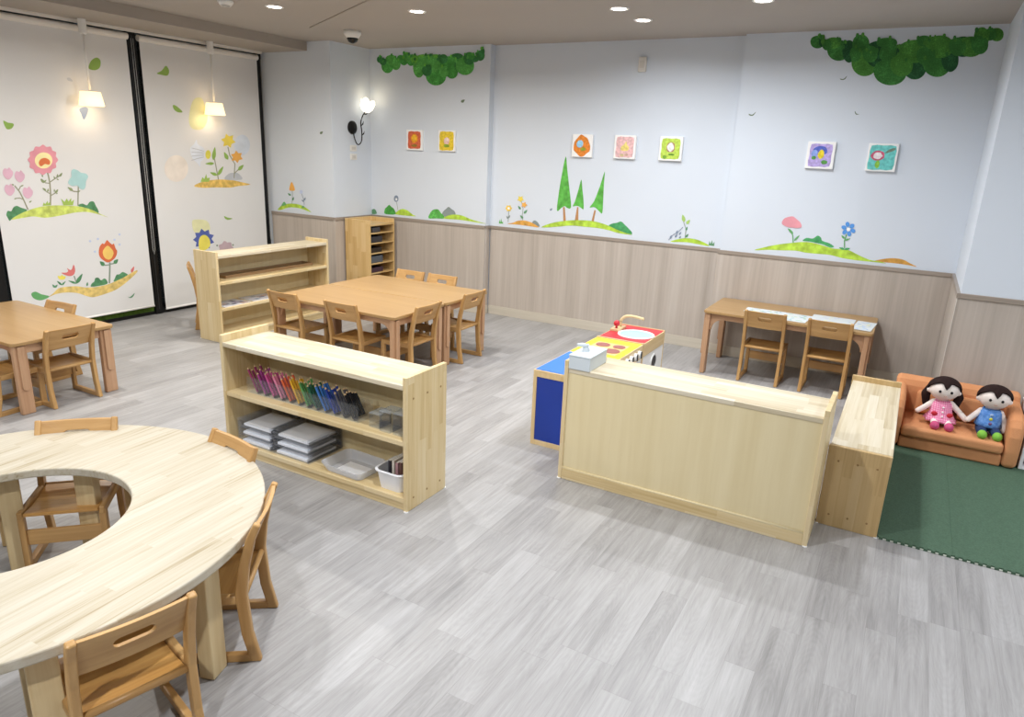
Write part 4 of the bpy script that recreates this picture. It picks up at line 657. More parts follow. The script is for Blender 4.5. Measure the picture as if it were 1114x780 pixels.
('leaf','s','dkgreen',0,[(3.686,0.533),(3.71,0.53),(3.722,0.545),(3.728,0.566),(3.705,0.564),(3.688,0.556)]),
('flower','s','redor2',0,[(3.564,0.645),(3.578,0.692),(3.605,0.719),(3.622,0.712),(3.649,0.744),(3.669,0.723),(3.692,0.701),(3.708,0.708),(3.718,0.664),(3.73,0.638),(3.714,0.595),(3.685,0.568),(3.637,0.548),(3.595,0.573),(3.569,0.605)]),
('flower_eye','s','cream2',0,[(3.598,0.641),(3.618,0.674),(3.65,0.695),(3.682,0.663),(3.695,0.627),(3.672,0.584),(3.64,0.573),(3.608,0.596)]),
('flower','s','redpink',0,[(3.229,0.508),(3.269,0.505),(3.287,0.517),(3.279,0.542),(3.3,0.525),(3.318,0.527),(3.338,0.565),(3.345,0.519),(3.331,0.483),(3.297,0.471),(3.257,0.486)]),
('stem','l','stem',0.005,[(3.329,0.469),(3.336,0.434),(3.339,0.4)]),
('leaf','s','dkgreen',0,[(3.339,0.402),(3.324,0.42),(3.301,0.429),(3.276,0.435),(3.295,0.418),(3.316,0.404)]),
('leaf','s','dkgreen',0,[(3.339,0.402),(3.37,0.414),(3.389,0.444),(3.401,0.479),(3.371,0.459),(3.346,0.435)]),
('flower','s','yellow3',0,[(3.198,0.486),(3.22,0.481),(3.232,0.491),(3.243,0.478),(3.26,0.473),(3.248,0.451),(3.216,0.452),(3.2,0.465)]),
('leaf','s','dkgreen',0,[(3.219,0.405),(3.215,0.423),(3.202,0.435),(3.186,0.445),(3.193,0.427),(3.203,0.412)]),
('leaf','s','dkgreen',0,[(3.219,0.405),(3.234,0.407),(3.245,0.419),(3.255,0.433),(3.239,0.427),(3.225,0.419)]),
('leaf','s','gg',0,[(3.163,0.391),(3.164,0.405),(3.156,0.415),(3.145,0.422),(3.146,0.408),(3.15,0.396)]),
('leaf','s','gg',0,[(3.161,0.392),(3.173,0.392),(3.181,0.401),(3.186,0.414),(3.173,0.411),(3.163,0.404)]),
('leaf','s','redpink',0,[(3.837,0.433),(3.858,0.443),(3.867,0.463),(3.87,0.486),(3.85,0.472),(3.836,0.456)]),
('leaf','s','gg',0,[(3.774,0.22),(3.8,0.212),(3.847,0.243),(3.827,0.211),(3.799,0.204)]),
('leaf','s','gg',0,[(3.425,0.368),(3.436,0.376),(3.437,0.388),(3.435,0.401),(3.425,0.391),(3.42,0.38)]),
('dot','s','paleblue',0,[(3.511,0.746),(3.507,0.74),(3.5,0.738),(3.494,0.741),(3.492,0.748),(3.495,0.755),(3.502,0.757),(3.509,0.753)]),
('dot','s','paleblue',0,[(3.581,0.76),(3.577,0.753),(3.57,0.751),(3.563,0.754),(3.561,0.761),(3.565,0.768),(3.572,0.77),(3.579,0.767)]),
('dot','s','paleblue',0,[(3.541,0.654),(3.537,0.647),(3.53,0.645),(3.523,0.649),(3.521,0.656),(3.525,0.662),(3.532,0.664),(3.539,0.661)]),
('dot','s','paleblue',0,[(3.727,0.739),(3.723,0.733),(3.716,0.731),(3.709,0.734),(3.707,0.741),(3.711,0.748),(3.718,0.75),(3.725,0.747)]),
('dot','s','paleblue',0,[(3.779,0.783),(3.775,0.776),(3.768,0.774),(3.761,0.777),(3.758,0.784),(3.762,0.791),(3.77,0.793),(3.777,0.79)]),
('dot','s','paleblue',0,[(3.768,0.694),(3.764,0.687),(3.757,0.685),(3.75,0.689),(3.748,0.696),(3.751,0.703),(3.759,0.705),(3.766,0.701)]),
]),
'bl3':('L',[
('leaf','s','leafy2',0,[(3.673,2.149),(3.701,2.209),(3.751,2.24),(3.781,2.219),(3.768,2.165),(3.723,2.139)]),
('leaf','s','leafy2',0,[(2.967,1.701),(2.999,1.689),(3.038,1.682),(3.019,1.648),(2.981,1.643)]),
('leaf','s','greyb',0,[(3.485,2.054),(3.491,2.037),(3.508,2.033),(3.529,2.034),(3.52,2.05),(3.506,2.06)]),
('flower','s','slateb',0,[(3.553,1.823),(3.602,1.842),(3.627,1.828),(3.608,1.778),(3.579,1.742),(3.564,1.786)]),
]),
'br3':('L',[
('leaf','s','leafy2',0,[(4.286,2.173),(4.338,2.202),(4.385,2.249),(4.413,2.21),(4.391,2.166),(4.334,2.166)]),
('leaf','s','leafy2',0,[(4.419,1.915),(4.456,1.909),(4.516,1.861),(4.459,1.857),(4.425,1.881)]),
('dot','s','palepeach',0,[(4.521,1.35),(4.503,1.297),(4.463,1.254),(4.409,1.231),(4.354,1.232),(4.307,1.256),(4.277,1.298),(4.271,1.35),(4.289,1.402),(4.327,1.444),(4.379,1.468),(4.435,1.469),(4.483,1.446),(4.514,1.404)]),
('dot','s','palelime',0,[(4.598,1.892),(4.648,1.984),(4.731,2.002),(4.765,1.926),(4.782,1.814),(4.717,1.72),(4.607,1.715),(4.573,1.78)]),
]),
'br1':('L',[
('dot','s','paleblue2',0,[(5.273,1.584),(5.259,1.539),(5.228,1.503),(5.186,1.482),(5.141,1.482),(5.103,1.501),(5.079,1.535),(5.073,1.579),(5.087,1.623),(5.117,1.659),(5.158,1.68),(5.202,1.682),(5.241,1.663),(5.266,1.629)]),
('hill','s','ochre2',0,[(4.568,1.187),(4.667,1.224),(4.821,1.243),(5.002,1.237),(5.141,1.212),(5.247,1.186),(5.09,1.175),(4.995,1.162),(4.814,1.167),(4.661,1.167)]),
('grass','p','leafy',0,[(4.646,1.224),(4.671,1.269),(4.691,1.25),(4.717,1.299),(4.724,1.259),(4.757,1.262),(4.742,1.223)]),
('bush','s','greyb',0,[(4.933,1.242),(4.972,1.293),(5.031,1.308),(5.101,1.301),(5.143,1.239)]),
('stem','l','stem2',0.006,[(4.824,1.457),(4.837,1.367),(4.854,1.243)]),
('stem','l','stem2',0.006,[(4.996,1.559),(5.011,1.477),(5.067,1.395),(5.045,1.255)]),
('stem','l','stem2',0.005,[(5.116,1.348),(5.054,1.302)]),
('leaf','s','leafy2',0,[(4.812,1.43),(4.843,1.466),(4.848,1.51),(4.842,1.555),(4.815,1.513),(4.799,1.469)]),
('leaf','s','leafy2',0,[(4.818,1.399),(4.788,1.411),(4.752,1.407),(4.716,1.395),(4.751,1.386),(4.787,1.384)]),
('leaf','s','leafy2',0,[(4.843,1.285),(4.826,1.307),(4.796,1.313),(4.762,1.313),(4.784,1.293),(4.81,1.28)]),
('leaf','s','leafy2',0,[(4.852,1.285),(4.889,1.302),(4.91,1.334),(4.922,1.37),(4.885,1.347),(4.857,1.319)]),
('leaf','s','leafy2',0,[(4.985,1.437),(4.994,1.467),(4.975,1.49),(4.946,1.509),(4.944,1.477),(4.952,1.45)]),
('leaf','s','leafy2',0,[(5.103,1.333),(5.139,1.336),(5.161,1.358),(5.174,1.386),(5.138,1.377),(5.11,1.362)]),
('flower','s','whiteb',0,[(4.563,1.54),(4.608,1.576),(4.639,1.62),(4.649,1.577),(4.709,1.543),(4.725,1.491),(4.699,1.437),(4.664,1.411),(4.656,1.366),(4.625,1.402),(4.583,1.436),(4.564,1.488)]),
('flower','s','leafyel',0,[(4.787,1.483),(4.775,1.453),(4.752,1.44),(4.732,1.452),(4.726,1.482),(4.738,1.512),(4.761,1.525),(4.781,1.513)]),
('flower','p','yellow2',0,[(5.095,1.607),(5.044,1.591),(5.029,1.551),(4.991,1.576),(4.941,1.563),(4.953,1.604),(4.919,1.63),(4.968,1.646),(4.983,1.686),(5.021,1.662),(5.071,1.675),(5.059,1.634)]),
('flower','p','orange2',0,[(5.168,1.442),(5.123,1.434),(5.1,1.403),(5.074,1.429),(5.03,1.427),(5.047,1.46),(5.026,1.489),(5.069,1.496),(5.092,1.528),(5.118,1.502),(5.163,1.504),(5.146,1.471)]),
('petal_line','l','greyb',0.003,[(4.577,1.54),(4.644,1.528),(4.712,1.512)]),
('petal_line','l','greyb',0.003,[(4.573,1.502),(4.641,1.5),(4.711,1.494)]),
('petal_line','l','greyb',0.003,[(4.569,1.464),(4.639,1.472),(4.709,1.476)]),
('petal_line','l','greyb',0.003,[(4.565,1.426),(4.636,1.444),(4.707,1.459)]),
]),
'br2':('L',[
('dot','s','palelime',0,[(4.512,0.842),(4.546,0.867),(4.674,0.85),(4.711,0.783),(4.684,0.729),(4.534,0.74)]),
('flower','p','navy',0,[(4.746,0.625),(4.695,0.614),(4.687,0.571),(4.64,0.59),(4.601,0.562),(4.58,0.603),(4.529,0.603),(4.542,0.645),(4.504,0.673),(4.544,0.698),(4.535,0.74),(4.585,0.736),(4.61,0.774),(4.646,0.744),(4.694,0.759),(4.699,0.715),(4.749,0.7),(4.719,0.664)]),
('flower_eye','s','yellow3',0,[(4.567,0.645),(4.594,0.699),(4.649,0.709),(4.695,0.662),(4.693,0.596),(4.634,0.56),(4.57,0.57)]),
('flower','s','greyb2',0,[(4.98,0.54),(4.966,0.525),(4.95,0.514),(4.947,0.497),(4.937,0.48),(4.914,0.48),(4.894,0.485),(4.875,0.477),(4.853,0.473),(4.838,0.488),(4.829,0.504),(4.81,0.511),(4.792,0.523),(4.796,0.542),(4.805,0.557),(4.799,0.574),(4.799,0.593),(4.819,0.601),(4.839,0.604),(4.85,0.618),(4.868,0.63),(4.889,0.622),(4.905,0.611),(4.926,0.612),(4.949,0.607),(4.955,0.589),(4.955,0.571),(4.969,0.558)]),
('leaf','s','leafy2',0,[(4.889,0.881),(4.933,0.863),(4.991,0.85),(4.931,0.84),(4.898,0.857)]),
('dot','s','stem',0,[(4.789,0.591),(4.783,0.583),(4.772,0.584),(4.767,0.593),(4.773,0.601),(4.784,0.6)]),
('dot','s','stem',0,[(4.983,0.579),(4.977,0.571),(4.965,0.572),(4.96,0.581),(4.967,0.589),(4.978,0.588)]),
]),
}
# ---------------------------------------------------------------- lamps
LEDM = glow('led_disc', 'FFF8EC', 14.0)
def downlight(x, y, label, W=DOWN_W):
    t = thing('downlight', label, 'ceiling light', (x, y, CEIL), group='recessed ceiling downlights')
    MB().lathe([(0.046, -0.001), (0.062, -0.006), (0.068, -0.001), (0.068, 0.004), (0.046, 0.004)], n=32, closed=True).build('trim_ring', paint('F4F2EE', 0.4, 0.01), t, smooth=True)
    MB().lathe([(0.0455, -0.003), (0.0455, 0.003)], n=32).build('light_disc', LEDM, t)
    d = bpy.data.lights.new('downlight_lamp', 'AREA'); d.shape = 'DISK'; d.size = 0.10; d.energy = W; d.color = (0.955, 0.985, 1.025) if x > -3.2 else (1.0, 0.965, 0.90); d.spread = 2.86
    o = bpy.data.objects.new('downlight_lamp', d); COL.objects.link(o); o.parent = t; o.location = (0, 0, -0.012)
SEEN = [(-4.374, 4.066, 'recessed ceiling downlight nearest the left windows'), (-3.422, 4.532, 'recessed ceiling downlight second from the left windows'),
        (-1.981, 4.864, 'recessed ceiling downlight of the close pair, the one farther from back wall'), (-1.969, 5.306, 'recessed ceiling downlight of the close pair, the one nearer the back wall'),
        (-1.045, 4.88, 'recessed ceiling downlight cut by the top edge of the photo, above the desk')]
for x, y, lb in SEEN: downlight(x, y, lb, DOWN_W*(0.27 if x > -3 and x < -1.5 else 0.66 if x > -1.5 else 0.98))
for x, y, k in [(-4.6, 2.5, 0.98), (-2.9, 3.3, 0.65), (-0.9, 3.9, 1), (-2.6, 1.4, 0.55), (-1.2, 1.8, 1.1), (-4.3, 0.6, 0.9), (-2.5, -0.8, 1.3), (-0.7, -0.4, 1.5), (1.9, 3.0, 1.1), (1.7, 4.3, 0.4)]:  # unseen downlights: some inferred from shadows, others added to brighten walls and floor
    downlight(x, y, 'unseen recessed ceiling downlight added to light the room', DOWN_W*k)
def shade_mat():
    g = N('pendant_fabric'); f = g.noise(g.vec(g.math('MULTIPLY', g.obj()[0], 1.0), g.obj()[1], 0.0), 60.0)
    g.fin(lin('F6DFB8'), 0.8); g.b.inputs['Emission Color'].default_value = lin('FFE2AE'); g.b.inputs['Emission Strength'].default_value = 1.3; return g.m
SHM = shade_mat()
for y, lb in ((3.585, 'white pendant lamp hanging before the leftmost blind'), (4.77, 'white pendant lamp hanging before the blind beside the pier')):
    t = thing('pendant_lamp', lb, 'pendant lamp', (-6.0, y, 2.5), group='pendant lamps by the windows')
    m = MB().lathe([(0.03, 0), (0.03, -0.10), (0.022, -0.11)], n=20); m.build('canopy', paint('EDEAE4', 0.5, 0.01), t, smooth=False)
    MB().tube([(0, 0, -0.10), (0, 0, -0.545)], 0.008).build('cord', paint('EDEAE4', 0.6, 0.01), t, smooth=True)
    MB().lathe([(0.072, -0.543), (0.074, -0.541), (0.094, -0.648), (0.092, -0.65)], n=32, closed=True).build('lamp_shade', SHM, t, smooth=True)
    MB().lathe([(0.03, -0.585), (0.034, -0.575), (0.034, -0.545), (0.012, -0.53)], n=20).build('socket', paint('EDEAE4', 0.5, 0.01), t, smooth=True)
    MB().ball((0, 0, -0.615), 0.03).build('bulb', glow('warm_bulb', 'FFF0D2', 12.0), t, smooth=True)
    for dz, r in ((-0.57, 0.02),):
        ring = MB()
        for a in (0, 2*PI/3, 4*PI/3): ring.tube([(0, 0, -0.558), (0.072*math.cos(a), 0.072*math.sin(a), -0.546)], 0.002, 6)
        ring.build('shade_spider', paint('D8D4CC', 0.4, 0.02), t)
    d = bpy.data.lights.new('pendant_light', 'POINT'); d.energy = PEND_W; d.color = (1.0, 0.80, 0.55); d.shadow_soft_size = 0.03
    o = bpy.data.objects.new('pendant_light', d); COL.objects.link(o); o.parent = t; o.location = (0, 0, -0.655)
# wall sconce on the pier's side
t = thing('wall_sconce', 'black iron wall lamp with glowing white tulip glass shade', 'wall lamp', (-5.2, 5.79, 1.80))
IRON = paint('1C1A19', 0.5, 0.1, metal=0.6)
MB().lathe([(0.066, 0.0), (0.066, 0.012), (0.045, 0.028), (0.0, 0.032)], n=28, axis='X').build('wall_plate', IRON, t, smooth=True)
arm = [(0.025, -0.01, -0.03), (0.04, -0.01, -0.10), (0.055, 0.005, -0.155), (0.065, 0.035, -0.162), (0.075, 0.06, -0.12), (0.08, 0.058, -0.03), (0.085, 0.04, 0.05), (0.095, 0.06, 0.12), (0.105, 0.085, 0.155)]
def spline(P, k=5):
    P = [Vector(p) for p in P]; Q = [P[0]]+P+[P[-1]]; o = []
    for i in range(1, len(Q)-2):
        for j in range(k):
            s_ = j/k; a, b, c, d = Q[i-1:i+3]
            o.append(0.5*(2*b+(c-a)*s_+(2*a-5*b+4*c-d)*s_*s_+(3*b-a-3*c+d)*s_**3))
    return o+[P[-1]]
MB().tube(spline(arm), 0.006, 8).build('curled_arm', IRON, t, smooth=True)
lf = MB()
for p, q_ in (((0.078, 0.062, -0.07), (0.08, 0.10, -0.03)), ((0.083, 0.046, 0.02), (0.085, 0.085, 0.07)), ((0.10, 0.07, 0.135), (0.11, 0.12, 0.15))): lf.tube([p, (Vector(p)+Vector(q_))/2+Vector((0, 0.006, -0.006)), q_], [0.004, 0.007, 0.001], 6)
lf.build('leaf_spray', IRON, t, smooth=True)
Mt = Matrix.Rotation(-0.45, 3, 'X')
fl = MB(); prof = [(0.012, 0.0), (0.045, 0.02), (0.068, 0.055), (0.072, 0.09), (0.078, 0.125)]
nn = 40; rows = []
for i, (r, h) in enumerate(prof):
    k = i/(len(prof)-1); row = []
    for a in range(nn):
        an = 2*PI*a/nn; pw = abs(math.cos(2.5*an)); rr = r*(1-0.10*k*(1-pw)); hh = h-0.03*k*k*(1-pw)
        row.append(fl.bm.verts.new(Mt @ Vector((rr*math.cos(an), rr*math.sin(an), hh))+Vector((0.105, 0.088, 0.155))))
    rows.append(row)
for A, B in zip(rows, rows[1:]):
    for a in range(nn): fl.face([A[a], A[(a+1) % nn], B[(a+1) % nn], B[a]])
fl.face(rows[0][::-1])
so = fl.build('tulip_shade', glow('lit_glass', 'FFF6E2', 1.5), t, smooth=True); sm = so.modifiers.new('solid', 'SOLIDIFY'); sm.thickness = 0.003
d = bpy.data.lights.new('sconce_light', 'POINT'); d.energy = SCONCE_W; d.color = (1.0, 0.86, 0.62); d.shadow_soft_size = 0.05
o = bpy.data.objects.new('sconce_light', d); COL.objects.link(o); o.parent = t; o.location = (0.115, 0.16, 0.31)
# dome camera, smoke detector, switch plates, wall sensor
t = thing('dome_camera', 'white dome security camera with black lens on the ceiling', 'security camera', (-4.55, 5.1, CEIL))
MB().lathe([(0.075, 0.0), (0.073, -0.03), (0.055, -0.055), (0.05, -0.06)], n=28).build('housing', paint('E9E7E2', 0.4, 0.01), t, smooth=True)
MB().ball((0, 0, -0.055), (0.05, 0.05, 0.05)).build('lens_dome', paint('0E0E10', 0.12, 0.02), t, smooth=True)
t = thing('smoke_detector', 'small white ceiling disc cut by the top edge of the photo', 'smoke detector', (-4.565, 3.79, CEIL))
MB().lathe([(0.055, 0.002), (0.055, -0.012), (0.04, -0.03), (0.0, -0.034)], n=28).build('housing', paint('EDEBE6', 0.4, 0.01), t, smooth=True)
MB().lathe([(0.03, -0.031), (0.036, -0.036), (0.03, -0.038), (0.024, -0.036)], n=24, closed=True).build('sensor_ring', paint('D8D5CF', 0.4, 0.01), t, smooth=True)
for z, lb in ((1.597, 'upper white switch plate under the black wall lamp'), (1.51, 'lower white switch plate under the black wall lamp')):
    t = thing('switch_plate', lb, 'light switch', (-5.2, 5.80, z), group='switch plates under the sconce')
    MB().box(0, 0.007, -0.05, 0.05, -0.03, 0.03).build('plate', paint('E4E2DC', 0.4, 0.01), t, bevel=0.003)
    MB().box(0.007, 0.011, -0.028, 0.028, -0.014, 0.014).build('rocker', paint('CFCCC5', 0.35, 0.01), t, bevel=0.001)
t = thing('wall_sensor', 'small white box high on the back wall', 'sensor', (-2.25, YB, 2.388))
MB().box(-0.035, 0.035, -0.03, 0, -0.06, 0.06).build('case', paint('DAD6CF', 0.5, 0.01), t, bevel=0.006)
MB().prism(rounded(-0.022, 0.022, -0.03, 0.03, 0.008), XZw, -0.033, -0.029).build('cover', paint('CFCAC2', 0.35, 0.01), t)

# ---------------------------------------------------------------- murals and blinds
PAL = dict(blue='3F86D8', brown='A9713F', cream='F7E7A0', cream2='F0C257', d1='3E7A2C', d2='2F6B2B', d3='1B4A25', dkgreen='3C7C4A', g1='4FA044', g2='3F8F3A', g3='2F7038', g4='5FAE3C', gg='5C8F66', greyb='B4B8BE', greyb2='B79BA4', leafg='9CC25A', leafg2='4F9A52', leafy='93B544', leafy2='7FA63E', leafyel='D9CF3E', lime='A5CB2A', limey='C3D257', mauve='D7A6BC', navy='3B4C9C', ochre='D9B960', ochre2='DDB24C', olive='55684E', olive2='7C8A5A', orange='C98A2C', orange2='E8A03A', paleblue='B9C7E4', paleblue2='CDD6E2', palelime='E2E0A8', palepeach='E9DDD0', pink='E48C98', redor='D9642E', redor2='D2562A', redpink='D2605C', rose='DD8796', slate='6C7C92', slateb='7D8DB0', slategrn='73807E', stem='7A8A78', stem2='8A8A70', teal='9FCBCB', tree='46A52E', tree2='2F9048', white='F4F4F4', whiteb='DDE3EE', yellow='EBC23C', yellow2='E8CC3E', yellow3='E9DA4A')
MOTTLE = {'g1', 'g2', 'g3', 'g4', 'd1', 'd2', 'd3', 'tree', 'tree2', 'lime', 'limey', 'ochre', 'ochre2', 'orange', 'dkgreen'}
def ink(k):
    f = 0.06 if k[0] in 'gd' and len(k) == 2 else 0.16
    h = ''.join('%02X' % int(int(PAL[k][i:i+2], 16)*(1-f)+255*f) for i in (0, 2, 4))
    if k[0] in 'gd' and len(k) == 2 and k != 'gg':
        if k not in MATS:
            g = N('sponged_green_'+k); tc = g.n('ShaderNodeTexCoord').outputs['Object']; n1 = g.noise(tc, 120.0, 3.0); n2 = g.noise(tc, 14.0, 2.0)
            MATS[k] = g.fin(g.ramp(g.math('ADD', g.math('MULTIPLY', n1, 0.6), g.math('MULTIPLY', n2, 0.5)), [(0.38, shade(h, 0.8)), (0.58, shade(h, 1.2)), (0.74, shade(h, 2.2))]), 0.8, 0.2)
        return MATS[k]
    return paint(h, 0.75, 0.28 if k in MOTTLE else 0.08, 22.0 if k in MOTTLE else 9.0, 0.2)
PLANE = {'A': lambda u, z, d: Vector((u, YA-d, z)), 'B': lambda u, z, d: Vector((u, YB-d, z)), 'C': lambda u, z, d: Vector((u, YC-d, z)), 'P': lambda u, z, d: Vector((u, YP-d, z)),
         'L': lambda u, z, d: Vector((-6.13+d, u, z))}
def draw(mb, wk, items, d0=0.0008, slots=None):
    """flat painted shapes laid one over the other on a wall plane"""
    slots = [] if slots is None else slots
    for i, (part, kind, col, wd, P) in enumerate(items):
        d = d0+i*0.00006
        if col not in slots: slots.append(col)
        mi = slots.index(col)
        if kind == 'l':
            L = []
            for k, p in enumerate(P):
                a, b = P[max(k-1, 0)], P[min(k+1, len(P)-1)]
                tx, tz = b[0]-a[0], b[1]-a[1]; q_ = math.hypot(tx, tz) or 1; nx, nz = -tz/q_*wd, tx/q_*wd
                L.append((mb.bm.verts.new(PLANE[wk](p[0]+nx, p[1]+nz, d)), mb.bm.verts.new(PLANE[wk](p[0]-nx, p[1]-nz, d))))
            for A, B in zip(L, L[1:]): mb.face([A[0], A[1], B[1], B[0]], mi)
        else:
            Q = smooth_loop(P) if kind == 's' else P
            mb.face([mb.bm.verts.new(PLANE[wk](u, z, d)) for u, z in Q], mi)
    return slots
FLOWERY = ('stem', 'leaf', 'flower', 'flower_eye', 'petal', 'petal_line', 'dot')
def mural(key, name, label, cat, group=None):
    wk, items = ART[key]
    x = [p[0] for it in items for p in it[4]]; z = [p[1] for it in items for p in it[4]]
    if len(items) == 1:
        m = MB(); sl = draw(m, wk, items); return tag(m.build(name, [ink(c) for c in sl], tri=True), label, cat, group)
    t = thing(name, label, cat, tuple(PLANE[wk](sum(x)/len(x), min(z), 0)), 0, group)
    fl = [it for it in items if it[0] in FLOWERY]; i = 0
    def put(nm, its, d0, par):
        m = MB(); sl = draw(m, wk, its, d0); o = m.build(nm, [ink(c) for c in sl], tri=True); o.parent = par
        o.matrix_parent_inverse = Matrix.Translation(-t.location); return o
    last = None
    for i, it in enumerate(items):
        if it[0] in FLOWERY: continue
        o = put(it[0], [it], 0.0008+i*0.00015, t)
    fl = sorted(([min(p[0] for p in it[4])-it[3], max(p[0] for p in it[4])+it[3], [it]] for it in fl), key=lambda q: q[0]); cl = []
    for a, b, its in fl:
        if cl and a < cl[-1][1]: cl[-1][1] = max(b, cl[-1][1]); cl[-1][2] += its
        else: cl.append([a, b, its])
    for a, b, its in cl: put('flower', sorted(its, key=items.index), 0.0008+len(items)*0.00015, t)
    return t
mural('gA', 'leaf_garland_mural', 'painted green leaf garland near ceiling, beside the black wall lamp', 'wall painting')
mural('gC', 'leaf_garland_mural', 'larger dark green painted leaf garland near ceiling on the right', 'wall painting')
mural('hillA1', 'hill_mural', 'small painted hill with green bush above the tall narrow shelf', 'wall painting')
mural('hillA2', 'hill_mural', 'painted green hill with bush and grey boulder under the red and yellow pictures', 'wall painting')
mural('hillB1', 'hill_mural', 'painted orange hill with orange and yellow flowers', 'wall painting')
mural('trees', 'tree_mural', 'painted green hill with three tall pointed trees', 'wall painting')
mural('hillB2', 'hill_mural', 'small painted lime hill with a grey-blue sprig and pale leaves', 'wall painting')
mural('hillC', 'hill_mural', 'wide painted hill with pink flower and blue flower above the desk', 'wall painting')
mural('hillP', 'hill_mural', 'painted lime hill with orange tulip on the wall beside the blind', 'wall painting')
mural('leafC1', 'leaf_decal', 'tiny dark leaf painted just under the right garland', 'wall painting')
mural('leafC2', 'leaf_decal', 'tiny dark leaf painted above the purple and turquoise pictures', 'wall painting')
mural('leafC3', 'leaf_decal', 'tiny dark leaf painted above and right of the lime green picture', 'wall painting')
mural('leafA', 'leaf_decal', 'tiny dark leaf painted below right end of the left garland', 'wall painting')
mural('leafB', 'leaf_decal', 'tiny grey leaf painted left of the tallest pointed tree', 'wall painting')
mural('leafP', 'leaf_decal', 'tiny dark leaf painted on the wall left of the black wall lamp', 'wall painting')
BLIND = paint('E2E1E0', 0.85, 0.01, 3.0, 0.2)
def blind(y0, y1, z0, keys, label):
    t = thing('roller_blind', label, 'roller blind', (-6.13, (y0+y1)/2, z0), group='printed roller blinds on the windows')
    inv = Matrix.Translation(-t.location)
    def par(o): o.parent = t; o.matrix_parent_inverse = inv; return o
    m = MB().box(-6.1315, -6.13, y0, y1, z0+0.01, 2.44); slots = ['@']
    for k, key in enumerate(keys): draw(m, 'L', ART[key][1], 0.0006+0.0002*k, slots)
    par(m.build('printed_fabric', [BLIND]+[ink(c) for c in slots[1:]], tri=True))
    par(MB().tube([(-6.13, y0, z0+0.008), (-6.13, y1, z0+0.008)], 0.009, 10).build('bottom_bar', paint('F4F2EF', 0.5, 0.01), smooth=True))
    par(MB().tube([(-6.135, y0-0.01, 2.445), (-6.135, y1+0.01, 2.445)], 0.027, 14).build('roller', paint('E6E1DA', 0.5, 0.01)))
    c = MB(); yc = y1+0.022
    c.tube([(-6.10, yc, 2.43), (-6.10, yc+0.002, 0.62), (-6.10, yc+0.012, 0.58), (-6.10, yc+0.022, 0.62), (-6.10, yc+0.02, 2.43)], 0.0018, 6)
    par(c.build('pull_chain', paint('C9C8C4', 0.35, 0.03), smooth=True))
blind(2.83, 4.03, 0.085, ['bl1', 'bl2', 'bl3'], 'white roller blind printed with pink flower, left of black mullion')
blind(4.147, 5.425, 0.035, ['br1', 'br2', 'br3'], 'white roller blind printed with yellow flowers, beside the pier')

# ---------------------------------------------------------------- small canvas pictures
def blot(cx, cy, r, ry=None, n=12, j=0.12):
    ry = ry or r; return [(cx+r*(1+random.uniform(-j, j))*math.cos(2*PI*i/n), cy+ry*(1+random.uniform(-j, j))*math.sin(2*PI*i/n)) for i in range(n)]
def canvas(x, y, z, label, pal, shapes):
    t = thing('canvas_picture', label, 'picture', (x, y, z), group='small flower canvases on the back wall')
    MB().box(-0.1, 0.1, -0.028, 0, -0.1, 0.1).build('canvas', paint('F3F2F0', 0.8, 0.01), t, bevel=0.003)
    m = MB(); mats = []
    for i, (c, P) in enumerate(shapes):
        mt = paint(c, 0.8, 0.22, 45.0, 0.2)
        if mt not in mats: mats.append(mt)
        m.face([m.bm.verts.new((u, -0.0287-0.0002*i, v)) for u, v in smooth_loop(P, 2)], mats.index(mt))
    m.build('painting', mats, t, tri=True)
sq = lambda a, b: [(-a, -b), (-a, 0), (-a*0.95, b*0.97), (0, b), (a*0.97, b*0.96), (a, 0), (a*0.96, -b*0.97), (0, -b*1.02)]
canvas(-4.60, YA, 1.703, 'small red-orange picture with yellow flower, leftmost on the wall', 0, [('D2694A', sq(0.078, 0.082)), ('E79A2E', blot(0, 0.015, 0.045)), ('F0B83A', blot(0.0, 0.02, 0.03)), ('9C7A38', blot(0, -0.055, 0.035, 0.014))])
canvas(-4.20, YA, 1.705, 'small yellow picture with pale pink tulip', 0, [('E2C53E', sq(0.083, 0.088)), ('E7C0B8', blot(0, 0.0, 0.035)), ('EBD3CC', blot(0, 0.012, 0.02)), ('8DA63C', blot(0, -0.045, 0.036, 0.018))])
canvas(-2.758, YB, 1.707, 'small picture with round orange wreath and blue drop', 0, [('E0883A', blot(0.0, 0, 0.082, 0.09, 14)), ('9CCDEB', blot(-0.022, 0.016, 0.03, 0.036)), ('9BA03C', blot(0.012, -0.03, 0.026, 0.016))])
canvas(-2.345, YB, 1.709, 'small pale pink picture with yellow flower', 0, [('E6BCBC', sq(0.08, 0.085)), ('EBD57E', [(-0.03, -0.03), (0.03, -0.03), (0.04, 0.0), (0.02, 0.02), (0.012, 0.05), (-0.01, 0.02), (-0.035, 0.0)]), ('C9B58A', blot(-0.02, -0.07, 0.02, 0.012)), ('C7A390', blot(0.02, -0.066, 0.018, 0.01))])
canvas(-1.928, YB, 1.709, 'small lime green picture with white round flower', 0, [('C0DA5E', sq(0.08, 0.082)), ('B08A6A', blot(0, 0.012, 0.038, 0.042)), ('F2F0E8', blot(0, 0.012, 0.03, 0.034)), ('6E9A3E', blot(0.01, -0.048, 0.03, 0.008)), ('7FAE44', blot(-0.045, -0.07, 0.02, 0.014))])
canvas(-0.72, YC, 1.70, 'small purple and blue picture with yellow flower centre', 0, [('B9A8DC', sq(0.078, 0.082)), ('5C6BC0', blot(-0.005, 0.035, 0.055, 0.035)), ('8FA6E2', blot(-0.045, 0.01, 0.025, 0.028)), ('E4CE3C', blot(0.004, 0.005, 0.024, 0.034)), ('5E9A52', blot(-0.045, -0.02, 0.016, 0.013)), ('5E9A52', blot(0.035, -0.05, 0.022, 0.016))])
